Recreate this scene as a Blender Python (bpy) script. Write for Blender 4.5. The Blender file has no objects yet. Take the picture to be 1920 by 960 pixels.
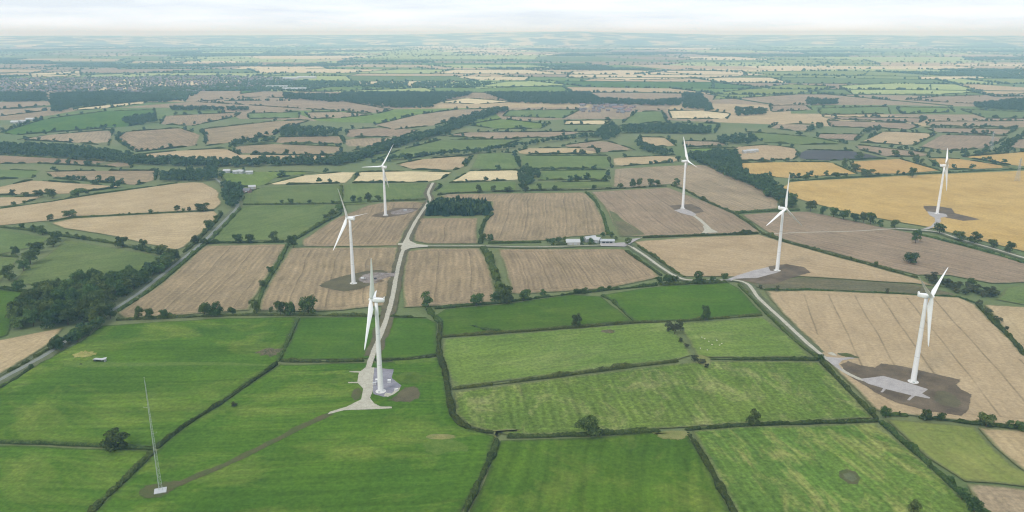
import bpy, bmesh, math, random
import numpy as np
from mathutils import Vector, Quaternion, noise as mnoise, geometry as mgeo

random.seed(7)
RNG = np.random.default_rng(7)
SC = bpy.context.scene
C = SC.collection

# ------------------------------------------------------------------ camera
FOC, HZN, CAMH = 1450.0, 61.0, 280.0            # focal length and horizon row on a 1920 x 960 sheet, camera height in metres
PITCH = math.atan((480 - HZN) / FOC)
CP, SP = math.cos(PITCH), math.sin(PITCH)
cam = bpy.data.cameras.new('camera')
cam.sensor_fit = 'HORIZONTAL'; cam.sensor_width = 36.0
cam.lens = FOC * 36.0 / 1920.0
cam.clip_start = 1.0; cam.clip_end = 400000.0
camo = bpy.data.objects.new('camera', cam)
camo.location = (0, 0, CAMH)
camo.rotation_euler = (math.pi / 2 - PITCH, 0, 0)
C.objects.link(camo)
SC.camera = camo

# ------------------------------------------------------------------ sky, sun, exposure
SUN_EL, SUN_AZ = math.radians(48), math.radians(222)      # azimuth clockwise from +Y (the view direction): behind and to the left
world = bpy.data.worlds.new('World'); SC.world = world
world.use_nodes = True
wt = world.node_tree; wt.nodes.clear()
w_out = wt.nodes.new('ShaderNodeOutputWorld'); w_bg = wt.nodes.new('ShaderNodeBackground')
w_sky = wt.nodes.new('ShaderNodeTexSky'); w_sky.sky_type = 'NISHITA'; w_sky.sun_disc = False
w_sky.sun_elevation = SUN_EL; w_sky.sun_rotation = SUN_AZ; w_sky.altitude = 280
w_tc = wt.nodes.new('ShaderNodeTexCoord'); w_map = wt.nodes.new('ShaderNodeMapping')
w_map.inputs['Scale'].default_value = (1.0, 1.0, 11.0)
w_n = wt.nodes.new('ShaderNodeTexNoise'); w_n.inputs['Scale'].default_value = 4.2
w_n.inputs['Detail'].default_value = 7.0; w_n.inputs['Roughness'].default_value = 0.58
w_r = wt.nodes.new('ShaderNodeValToRGB')
w_r.color_ramp.elements[0].position = 0.36; w_r.color_ramp.elements[0].color = (8.6, 9.5, 10.5, 1)
w_r.color_ramp.elements[1].position = 0.62; w_r.color_ramp.elements[1].color = (11.0, 11.8, 12.7, 1)
w_mix = wt.nodes.new('ShaderNodeMix'); w_mix.data_type = 'RGBA'; w_mix.inputs[0].default_value = 0.93
wt.links.new(w_tc.outputs['Generated'], w_map.inputs['Vector']); wt.links.new(w_map.outputs[0], w_n.inputs['Vector'])
wt.links.new(w_n.outputs[0], w_r.inputs[0])
wt.links.new(w_sky.outputs[0], w_mix.inputs[6]); wt.links.new(w_r.outputs[0], w_mix.inputs[7])
wt.links.new(w_mix.outputs[2], w_bg.inputs['Color']); w_bg.inputs['Strength'].default_value = 0.1
wt.links.new(w_bg.outputs[0], w_out.inputs['Surface'])

sun = bpy.data.lights.new('sun', 'SUN'); sun.energy = 1.5; sun.angle = math.radians(10); sun.color = (1.0, 0.96, 0.9)
suno = bpy.data.objects.new('sun', sun); C.objects.link(suno)
sd = Vector((math.sin(SUN_AZ) * math.cos(SUN_EL), math.cos(SUN_AZ) * math.cos(SUN_EL), math.sin(SUN_EL)))
suno.rotation_euler = sd.to_track_quat('Z', 'Y').to_euler()
suno.location = sd * 500

SC.view_settings.view_transform = 'Standard'; SC.view_settings.look = 'None'
SC.view_settings.exposure = 0.0; SC.view_settings.gamma = 1.0; SC.view_settings.use_curve_mapping = False
SC.render.engine = 'CYCLES'
SC.cycles.use_denoising = True; SC.cycles.pixel_filter_type = 'BLACKMAN_HARRIS'; SC.cycles.filter_width = 1.15
SC.cycles.max_bounces = 6; SC.cycles.diffuse_bounces = 2; SC.cycles.glossy_bounces = 1
SC.cycles.transmission_bounces = 2; SC.cycles.volume_bounces = 3; SC.cycles.transparent_max_bounces = 4

# ------------------------------------------------------------------ helpers
def gnd(x, y, z=0.0):
    """ground point seen at column x, row y of a 1920 x 960 sheet"""
    u = (x - 960) / FOC; v = (y - 480) / FOC
    t = (CAMH - z) / (SP + v * CP)
    return Vector((u * t, (CP - v * SP) * t, z))
def ppm(y):
    """sheet pixels per metre at ground row y"""
    g = gnd(960, y)
    return FOC / (g.y * CP + CAMH * SP)
def ext(px):
    """push outline points that lie outside the picture well beyond it, so the farmland goes on there"""
    out = []
    for x, y in px:
        if y >= 1005: y = 1330; x = x + (x - 960) * .22
        if x <= -50: x -= 420; y += 14 if y < 1200 else 0
        elif x >= 2000: x += 420
        out.append((x, y))
    return out
def lin(r, g, b, k=1.0):
    f = lambda c: ((c / 255 + 0.055) / 1.055) ** 2.4 if c > 10 else c / 255 / 12.92
    return (f(r) * k, f(g) * k, f(b) * k, 1.0)

def setp(o, label=None, cat=None, group=None, kind=None):
    if label: o['label'] = label
    if cat: o['category'] = cat
    if group: o['group'] = group
    if kind: o['kind'] = kind
    return o
def link(name, me, mats=(), parent=None, loc=None):
    for m in (mats if isinstance(mats, (list, tuple)) else [mats]):
        if me is not None and m and m.name not in [q.name for q in me.materials if q]: me.materials.append(m)
    o = bpy.data.objects.new(name, me); C.objects.link(o)
    if parent: o.parent = parent
    if loc is not None: o.location = loc
    return o
def empty(name, loc, rz=0.0):
    o = bpy.data.objects.new(name, None); o.empty_display_size = 1.0
    o.location = loc; o.rotation_euler = (0, 0, rz); C.objects.link(o)
    return o
def pymesh(name, v, f, smooth=False):
    me = bpy.data.meshes.new(name); me.from_pydata([tuple(p) for p in v], [], f); me.update()
    if smooth:
        me.polygons.foreach_set('use_smooth', [True] * len(me.polygons))
    return me
def npmesh(name, V, F, mi=None):
    """V (n,3); F (m,k) faces of equal size"""
    me = bpy.data.meshes.new(name); n, (m, k) = len(V), F.shape
    me.vertices.add(n); me.vertices.foreach_set('co', np.asarray(V, np.float32).ravel())
    me.loops.add(m * k); me.loops.foreach_set('vertex_index', F.astype(np.int32).ravel())
    me.polygons.add(m); me.polygons.foreach_set('loop_start', np.arange(0, m * k, k, dtype=np.int32))
    if mi is not None: me.polygons.foreach_set('material_index', np.asarray(mi, np.int32))
    me.update(calc_edges=True)
    return me
class MB:
    """collects boxes, bars and tubes into one mesh"""
    def __init__(s): s.v = []; s.f = []; s.m = []
    def add(s, v, f, mi=0):
        n = len(s.v); s.v += [tuple(p) for p in v]; s.f += [tuple(i + n for i in q) for q in f]; s.m += [mi] * len(f); return s
    def box(s, x0, x1, y0, y1, z0, z1, mi=0):
        v = [(x, y, z) for z in (z0, z1) for y in (y0, y1) for x in (x0, x1)]
        return s.add(v, [(0, 2, 3, 1), (4, 5, 7, 6), (0, 1, 5, 4), (1, 3, 7, 5), (3, 2, 6, 7), (2, 0, 4, 6)], mi)
    def tube(s, a, b, r0, r1=None, n=6, mi=0, cap=True):
        a, b = Vector(a), Vector(b); r1 = r0 if r1 is None else r1
        d = (b - a).normalized(); u = d.orthogonal().normalized(); w = d.cross(u)
        v = []
        for p, r in ((a, r0), (b, r1)):
            for i in range(n):
                t = 2 * math.pi * i / n; v.append(p + u * (r * math.cos(t)) + w * (r * math.sin(t)))
        f = [(i, (i + 1) % n, n + (i + 1) % n, n + i) for i in range(n)]
        if cap: f += [tuple(range(n - 1, -1, -1)), tuple(range(n, 2 * n))]
        return s.add(v, f, mi)
    def lathe(s, prof, n=24, mi=0, cx=0, cy=0):
        v = []; f = []
        for r, z in prof:
            for i in range(n):
                t = 2 * math.pi * i / n; v.append((cx + r * math.cos(t), cy + r * math.sin(t), z))
        for k in range(len(prof) - 1):
            for i in range(n):
                f.append((k * n + i, k * n + (i + 1) % n, (k + 1) * n + (i + 1) % n, (k + 1) * n + i))
        f.append(tuple(range((len(prof) - 1) * n, len(prof) * n)))
        return s.add(v, f, mi)
    def prism(s, poly, y0, y1, mi=0):
        """poly of (x, z), run from y0 to y1"""
        n = len(poly); v = [(x, y0, z) for x, z in poly] + [(x, y1, z) for x, z in poly]
        f = [(i, (i + 1) % n, n + (i + 1) % n, n + i) for i in range(n)] + [tuple(range(n - 1, -1, -1)), tuple(range(n, 2 * n))]
        return s.add(v, f, mi)
    def mesh(s, name, smooth=False):
        me = pymesh(name, s.v, s.f, smooth); me.polygons.foreach_set('material_index', s.m); return me
    def build(s, name, mats, parent=None, smooth=False, loc=None):
        return link(name, s.mesh(name, smooth), mats, parent, loc)
def copy_tree(o, parent=None):
    c = o.copy(); C.objects.link(c); c.parent = parent
    for ch in list(o.children): copy_tree(ch, c)
    return c

# ------------------------------------------------------------------ materials
MATS = {}
class NT:
    def __init__(s, name, rough=0.9, spec=0.15):
        m = bpy.data.materials.new(name); m.use_nodes = True; s.m = m; s.t = m.node_tree; s.n = s.t.nodes
        s.b = s.n['Principled BSDF']; s.b.inputs['Roughness'].default_value = rough; s.b.inputs['Specular IOR Level'].default_value = spec
        MATS[name] = m
    def new(s, t, **kw):
        x = s.n.new(t)
        for k, v in kw.items(): setattr(x, k, v)
        return x
    def put(s, sock, val):
        if val is None: return
        if isinstance(val, bpy.types.NodeSocket): s.t.links.new(val, sock)
        else: sock.default_value = val
    def math(s, op, a, b=None, c=None, clamp=False):
        x = s.new('ShaderNodeMath', operation=op); x.use_clamp = clamp
        s.put(x.inputs[0], a); s.put(x.inputs[1], b); s.put(x.inputs[2], c); return x.outputs[0]
    def noise(s, vec, scale, detail=3.0, rough=0.55, dist=0.0):
        x = s.new('ShaderNodeTexNoise'); s.put(x.inputs['Vector'], vec); x.inputs['Scale'].default_value = scale
        x.inputs['Detail'].default_value = detail; x.inputs['Roughness'].default_value = rough; x.inputs['Distortion'].default_value = dist
        return x.outputs[0]
    def mapr(s, v, a, b, c=0.0, d=1.0):
        x = s.new('ShaderNodeMapRange'); s.put(x.inputs[0], v)
        for i, q in enumerate((a, b, c, d)): x.inputs[i + 1].default_value = q
        return x.outputs[0]
    def mix(s, f, a, b, blend='MIX'):
        x = s.new('ShaderNodeMix', data_type='RGBA', blend_type=blend); s.put(x.inputs[0], f); s.put(x.inputs[6], a); s.put(x.inputs[7], b); return x.outputs[2]
    def vec(s, v, sc=(1, 1, 1), loc=(0, 0, 0)):
        x = s.new('ShaderNodeMapping'); s.put(x.inputs['Vector'], v); x.inputs['Scale'].default_value = sc; x.inputs['Location'].default_value = loc; return x.outputs[0]
    def pos(s): return s.new('ShaderNodeNewGeometry').outputs['Position']
    def rnd(s): return s.new('ShaderNodeObjectInfo').outputs['Random']
    def hsv(s, col, h=0.5, sat=1.0, val=1.0):
        x = s.new('ShaderNodeHueSaturation'); s.put(x.inputs['Color'], col); s.put(x.inputs['Hue'], h); s.put(x.inputs['Saturation'], sat); s.put(x.inputs['Value'], val); return x.outputs[0]
    def done(s, col):
        s.put(s.b.inputs['Base Color'], col); return s.m

def plain(name, col, rough=0.6, spec=0.3, var=0.08, scale=0.6, metal=0.0):
    t = NT(name, rough, spec); t.b.inputs['Metallic'].default_value = metal
    n = t.noise(t.pos(), scale, 4.0)
    return t.done(t.hsv(col, 0.5, 1.0, t.mapr(n, 0.25, 0.75, 1 - var, 1 + var)))

def field_mat(name, c1, c2, patch=None, patch_amt=0.0, row=6.0, row_amt=0.1, tram=0.0, tram_amt=0.0, tram_w=0.05, streak=0.3, speck=0.2,
              patch_scale=0.02, stretch=(0.16, 0.014), vary=0.06, margin=None, head=0.10, spread=0.3):
    """crop or grass surface; the UV layer holds metres across (u) and along (v) the drilling rows"""
    t = NT(name, 0.95, 0.05)
    uv = t.new('ShaderNodeUVMap', uv_map='rows').outputs[0]
    P = t.pos()
    warp = t.math('MULTIPLY', t.math('SUBTRACT', t.noise(P, 0.006, 2.0), 0.5), 22.0 if spread else 9.0)
    sep = t.new('ShaderNodeSeparateXYZ'); t.put(sep.inputs[0], uv)
    u = t.math('ADD', sep.outputs[0], warp); v = sep.outputs[1]
    if spread: u = t.math('MULTIPLY', u, t.mapr(t.math('FRACT', t.math('MULTIPLY', t.rnd(), 7.13)), 0, 1, 1 - spread, 1 + spread))
    cmb = t.new('ShaderNodeCombineXYZ'); t.put(cmb.inputs[0], u); t.put(cmb.inputs[1], v)
    Q = cmb.outputs[0]
    edge = t.new('ShaderNodeAttribute', attribute_name='edge').outputs['Fac']
    ed = t.math('ADD', edge, t.math('MULTIPLY', t.math('SUBTRACT', t.noise(P, 0.05, 4.0, 0.65), 0.5), 5.0))
    inner = t.math('GREATER_THAN', ed, 13.0)
    big = t.noise(P, 0.009, 5.0, 0.6)
    col = t.mix(t.mapr(big, 0.32, 0.68), c1, c2)
    st = t.noise(t.vec(Q, (stretch[0], stretch[1], 1)), 1.0, 4.0, 0.65)
    val = t.mapr(st, 0.28, 0.72, 1 - streak * 0.5, 1 + streak * 0.5)
    if patch is not None:
        pn = t.noise(t.vec(Q, (1.0, 0.55, 1)), patch_scale, 6.0, 0.68, 0.6)
        col = t.mix(t.math('MULTIPLY', t.mapr(pn, 0.5, 0.66), patch_amt), col, patch)
    if row_amt:
        uu = t.math('ADD', t.math('MULTIPLY', u, inner), t.math('MULTIPLY', ed, t.math('SUBTRACT', 1.0, inner)))
        w = t.math('SINE', t.math('MULTIPLY', uu, 2 * math.pi / row))
        amp = t.mapr(t.noise(t.vec(Q, (0.03, 0.02, 1)), 1.0, 3.0), 0.35, 0.7, 0.1, 1.0)
        val = t.math('MULTIPLY', val, t.math('ADD', 1.0, t.math('MULTIPLY', t.math('MULTIPLY', w, row_amt), amp)))
    if tram:
        fr = t.math('ABSOLUTE', t.math('SUBTRACT', t.math('FRACT', t.math('DIVIDE', u, tram)), 0.5))
        ln = t.mapr(fr, 0.0, tram_w, 1.0, 0.0)
        ln = t.math('MULTIPLY', ln, inner)
        br = t.mapr(t.noise(t.vec(Q, (0.02, 0.03, 1)), 1.0, 3.0), 0.3, 0.6, 0.35, 1.0)
        val = t.math('MULTIPLY', val, t.math('SUBTRACT', 1.0, t.math('MULTIPLY', t.math('MULTIPLY', ln, br), tram_amt)))
    hl = t.mapr(t.math('ABSOLUTE', t.math('SUBTRACT', ed, 13.0)), 0.4, 1.8, 1.0, 0.0)
    val = t.math('MULTIPLY', val, t.math('SUBTRACT', 1.0, t.math('MULTIPLY', hl, head)))
    wet = t.noise(P, 0.028, 4.0, 0.6, 0.8)
    val = t.math('MULTIPLY', val, t.mapr(wet, 0.3, 0.7, 0.91, 1.09))
    mg = t.mapr(t.math('ADD', edge, t.math('MULTIPLY', t.math('SUBTRACT', t.noise(P, 0.11, 4.0, 0.7), 0.5), 5.0)), 0.8, 3.4, 0.85, 0.0)
    col = t.mix(mg, col, margin or lin(112, 118, 76, K))
    sp = t.noise(P, 0.32, 4.0, 0.7)
    val = t.math('MULTIPLY', val, t.mapr(sp, 0.3, 0.7, 1 - speck, 1 + speck))
    val = t.math('MULTIPLY', val, t.mapr(t.rnd(), 0, 1, 1 - vary, 1 + vary))
    return t.done(t.hsv(col, t.mapr(t.rnd(), 0, 1, 0.494, 0.506), 1.0, val))

K = 0.74
field_mat('stubble_brown', lin(168, 147, 116, K), lin(150, 132, 105, K), lin(138, 122, 93, K), 0.55, row=6.2, row_amt=0.17, tram=31, tram_amt=0.4, tram_w=0.035, streak=0.42, speck=0.26)
field_mat('stubble_pink', lin(171, 151, 123, K), lin(154, 137, 111, K), lin(148, 127, 103, K), 0.45, row=7, row_amt=0.11, tram=40, tram_amt=0.36, tram_w=0.03, streak=0.34, speck=0.24)
field_mat('wheat_tan', lin(196, 175, 137, K), lin(184, 162, 124, K), lin(170, 148, 112, K), 0.4, row=9, row_amt=0.05, tram=0, streak=0.2)
field_mat('wheat_tramlines', lin(196, 175, 138, K), lin(188, 167, 130, K), lin(178, 156, 120, K), 0.4, row=8, row_amt=0.03, tram=27.5, tram_amt=0.46, tram_w=0.05, streak=0.14, spread=0.0)
field_mat('wheat_gold', lin(206, 174, 110, K), lin(192, 159, 96, K), lin(182, 152, 98, K), 0.4, row=11, row_amt=0.04, streak=0.18)
field_mat('barley_cream', lin(226, 208, 166, K), lin(208, 190, 150, K), None, 0, row=12, row_amt=0.06, streak=0.2)  # cream barley, lightened further to paint sunshine into the far fields
field_mat('soil_dark', lin(92, 90, 90, K), lin(84, 82, 82, K), None, 0, row=8, row_amt=0.05, streak=0.15)
field_mat('pasture_bright', lin(92, 123, 36, K), lin(72, 106, 31, K), lin(132, 147, 64, K), 0.7, margin=lin(78, 96, 44, K), head=0.05, row=7, row_amt=0.07, streak=0.42, speck=0.28, patch_scale=0.017, stretch=(0.17, 0.006))
field_mat('pasture_green', lin(86, 116, 36, K), lin(72, 103, 30, K), lin(106, 126, 48, K), 0.5, margin=lin(80, 98, 48, K), head=0.05, row=7, row_amt=0.03, streak=0.24, speck=0.22)
field_mat('pasture_dull', lin(114, 131, 74, K), lin(102, 120, 66, K), lin(132, 143, 88, K), 0.5, row=9, row_amt=0.04, streak=0.22)
field_mat('meadow_olive', lin(120, 140, 64, K), lin(104, 128, 58, K), lin(138, 150, 86, K), 0.6, row=7, row_amt=0.05, streak=0.3, speck=0.3, patch_scale=0.03)
field_mat('meadow_mottled', lin(118, 138, 62, K), lin(94, 122, 50, K), lin(160, 162, 104, K), 0.65, row=6.0, row_amt=0.17, streak=0.5, speck=0.45, patch_scale=0.04, stretch=(0.16, 0.006))
field_mat('meadow_cut', lin(116, 138, 60, K), lin(88, 120, 48, K), lin(160, 160, 92, K), 0.75, row=6.5, row_amt=0.15, streak=0.5, speck=0.4, patch_scale=0.035, stretch=(0.14, 0.006))
field_mat('meadow_lime', lin(140, 150, 78, K), lin(126, 140, 70, K), lin(156, 156, 90, K), 0.5, row=9, row_amt=0.03, streak=0.2)
field_mat('rough_olive', lin(122, 116, 88, K), lin(108, 106, 78, K), lin(136, 124, 92, K), 0.6, row=9, row_amt=0.03, streak=0.25, speck=0.25)
field_mat('grass_sunlit', lin(178, 186, 120, K), lin(160, 174, 110, K), None, 0, row=14, row_amt=0.03, streak=0.2)  # sunshine on distant grass, painted in as a paler yellow-green

def ground_mat():
    t = NT('ground_green', 0.95, 0.05); P = t.pos()
    a = t.mix(t.mapr(t.noise(P, 0.004, 5), 0.35, 0.65), lin(110, 126, 80, K), lin(130, 134, 92, K))
    return t.done(t.hsv(a, 0.5, 1.0, t.mapr(t.noise(P, 0.2, 5, 0.7), 0.3, 0.7, 0.85, 1.15)))
ground_mat()
def gravel_mat(name, c1, c2, sc=0.25):
    """loose surface that thins out raggedly towards its rim (point attribute 'core' is 0 on the rim, 1 inside)"""
    t = NT(name, 0.95, 0.1); P = t.pos()
    a = t.mix(t.mapr(t.noise(P, sc, 5, 0.65), 0.35, 0.65), c1, c2)
    core = t.new('ShaderNodeAttribute', attribute_name='core').outputs['Fac']
    rag = t.math('ADD', t.math('MULTIPLY', t.noise(P, 0.3, 3, 0.6), 0.8), t.math('MULTIPLY', t.noise(P, 1.6, 5, 0.8), 1.0))
    fac = t.math('ADD', core, t.math('MULTIPLY', t.math('SUBTRACT', rag, 0.9), 1.7))
    t.put(t.b.inputs['Alpha'], t.math('GREATER_THAN', fac, 0.42))
    return t.done(t.hsv(a, 0.5, 1.0, t.mapr(t.noise(P, 1.1, 4, 0.75), 0.3, 0.7, 0.8, 1.2)))
def set_core(me, vals):
    at = me.attributes.new('core', 'FLOAT', 'POINT'); at.data.foreach_set('value', [float(v) for v in vals])
gravel_mat('gravel_track', lin(204, 200, 182, K), lin(186, 180, 162, K))
gravel_mat('gravel_pad', lin(194, 188, 184, K), lin(174, 168, 164, K), 0.12)
gravel_mat('gravel_bluish', lin(160, 158, 166, K), lin(140, 136, 144, K), 0.12)
gravel_mat('pad_mixed', lin(172, 162, 156, K), lin(126, 112, 100, K), 0.2)
gravel_mat('lane_tarmac', lin(150, 154, 146, K), lin(136, 140, 132, K))
gravel_mat('bare_soil', lin(130, 115, 94, K), lin(98, 86, 71, K), 0.045)
gravel_mat('soil_olive', lin(116, 110, 82, K), lin(98, 92, 70, K), 0.06)
gravel_mat('soil_brown', lin(104, 98, 68, K), lin(86, 100, 52, K), 0.09)
gravel_mat('verge_grass', lin(116, 122, 88, K), lin(98, 104, 74, K), 0.1)
gravel_mat('dry_grass', lin(150, 146, 92, K), lin(124, 132, 74, K), 0.15)
gravel_mat('pale_grass', lin(112, 134, 58, K), lin(90, 118, 42, K), 0.2)
gravel_mat('straw', lin(182, 172, 106, K), lin(146, 150, 80, K), 0.3)
gravel_mat('brushwood', lin(128, 116, 92, K), lin(84, 92, 58, K), 0.5)

def leaf_mat(name, c1, c2, c3, use_rnd=True, scale=0.05):
    t = NT(name, 0.8, 0.1); P = t.pos()
    a = t.mix(t.mapr(t.noise(P, scale, 3), 0.35, 0.65), c1, c2)
    a = t.mix(t.mapr(t.noise(P, 0.7, 2), 0.5, 0.75, 0, 0.6), a, c3)
    v = t.mapr(t.noise(P, 0.35, 4, 0.7), 0.3, 0.7, 0.75, 1.25)
    if use_rnd:
        r = t.rnd(); v = t.math('MULTIPLY', v, t.mapr(r, 0, 1, 0.7, 1.4)); a = t.hsv(a, t.mapr(t.math('FRACT', t.math('MULTIPLY', r, 9.7)), 0, 1, 0.468, 0.522), 1.0, v)
    else: a = t.hsv(a, 0.5, 1.0, v)
    d = t.new('ShaderNodeBsdfDiffuse'); tr = t.new('ShaderNodeBsdfTranslucent'); mx = t.new('ShaderNodeMixShader'); mx.inputs[0].default_value = 0.12
    t.put(d.inputs['Color'], a); t.put(tr.inputs['Color'], a); t.put(mx.inputs[1], d.outputs[0]); t.put(mx.inputs[2], tr.outputs[0])
    t.t.links.new(mx.outputs[0], t.n['Material Output'].inputs['Surface']); t.n.remove(t.b)
    return t.m
leaf_mat('tree_leaves', lin(60, 78, 40), lin(76, 94, 48), lin(110, 122, 68))
leaf_mat('conifer_needles', lin(38, 58, 44), lin(46, 68, 52), lin(56, 80, 60))
leaf_mat('hedge_leaves', lin(68, 80, 40), lin(56, 68, 36), lin(92, 98, 52), True, 0.08)
leaf_mat('scrub_leaves', lin(80, 84, 56), lin(66, 72, 48), lin(94, 92, 66))
leaf_mat('distant_leaves', lin(58, 80, 52), lin(74, 94, 60), lin(94, 112, 70), False, 0.02)
plain('bark', lin(88, 76, 62), 0.95, 0.05, 0.2, 2.0)
plain('turbine_white', (0.80, 0.80, 0.79, 1), 0.35, 0.4, 0.03, 0.4)
plain('turbine_grey', (0.45, 0.46, 0.47, 1), 0.5, 0.4)
plain('concrete', (0.62, 0.61, 0.58, 1), 0.9, 0.2, 0.08, 1.5)
plain('galvanised', (0.42, 0.46, 0.44, 1), 0.6, 0.3, 0.06, 1.0)
plain('pylon_steel', (0.38, 0.40, 0.41, 1), 0.6, 0.4)
plain('roof_white', (0.44, 0.45, 0.45, 1), 0.6, 0.3, 0.06, 0.8)
plain('roof_grey', (0.40, 0.42, 0.44, 1), 0.7, 0.2, 0.12, 0.8)
plain('roof_slate', (0.17, 0.17, 0.19, 1), 0.7, 0.2, 0.2, 0.8)
plain('roof_tile', (0.22, 0.15, 0.13, 1), 0.8, 0.1, 0.2, 0.8)
plain('wall_render', (0.42, 0.40, 0.36, 1), 0.9, 0.1, 0.1, 0.8)
plain('wall_brick', (0.24, 0.16, 0.13, 1), 0.9, 0.1, 0.15, 0.8)
plain('house_wall', (0.26, 0.21, 0.19, 1), 0.9, 0.1, 0.1, 0.8)
plain('house_render', (0.25, 0.24, 0.24, 1), 0.9, 0.1, 0.1, 0.8)
plain('house_roof', (0.25, 0.17, 0.16, 1), 0.8, 0.1, 0.2, 0.8)
plain('wall_cladding', (0.34, 0.36, 0.35, 1), 0.7, 0.2, 0.1, 0.8)
plain('dark_opening', (0.03, 0.03, 0.035, 1), 0.5, 0.3, 0.05)
plain('glass_dark', (0.04, 0.05, 0.06, 1), 0.1, 0.6, 0.02)
plain('van_white', (0.75, 0.75, 0.74, 1), 0.3, 0.5, 0.02)
plain('car_black', (0.03, 0.03, 0.035, 1), 0.25, 0.5, 0.05)
plain('rubber', (0.025, 0.025, 0.025, 1), 0.9, 0.1, 0.05)
plain('lamp_red', (0.4, 0.03, 0.03, 1), 0.3, 0.5, 0.02)
plain('lamp_clear', (0.7, 0.7, 0.65, 1), 0.2, 0.5, 0.02)
plain('wool', (0.68, 0.65, 0.57, 1), 1.0, 0.0, 0.06, 3.0)
M = MATS

# ------------------------------------------------------------------ ground, far farmland, hills
def ring_ground():
    v = []; f = []; n = 64; rr = [0.0, 2000, 8000, 30000, 130000]
    v.append((0, 0, -0.4))
    for r in rr[1:]:
        for i in range(n):
            a = 2 * math.pi * i / n; v.append((r * math.cos(a), r * math.sin(a), -0.4))
    for i in range(n): f.append((0, 1 + i, 1 + (i + 1) % n))
    for k in range(len(rr) - 2):
        for i in range(n):
            a, b = 1 + k * n, 1 + (k + 1) * n
            f.append((a + i, b + i, b + (i + 1) % n, a + (i + 1) % n))
    return link('ground', pymesh('ground', v, f), M['ground_green'])
setp(ring_ground(), 'green farmland ground spreading out to the hazy horizon', kind='structure')

def nz(x, y, s, o=0.0): return mnoise.noise(Vector((x / s + o, y / s - o, o * 1.7)))

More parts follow.
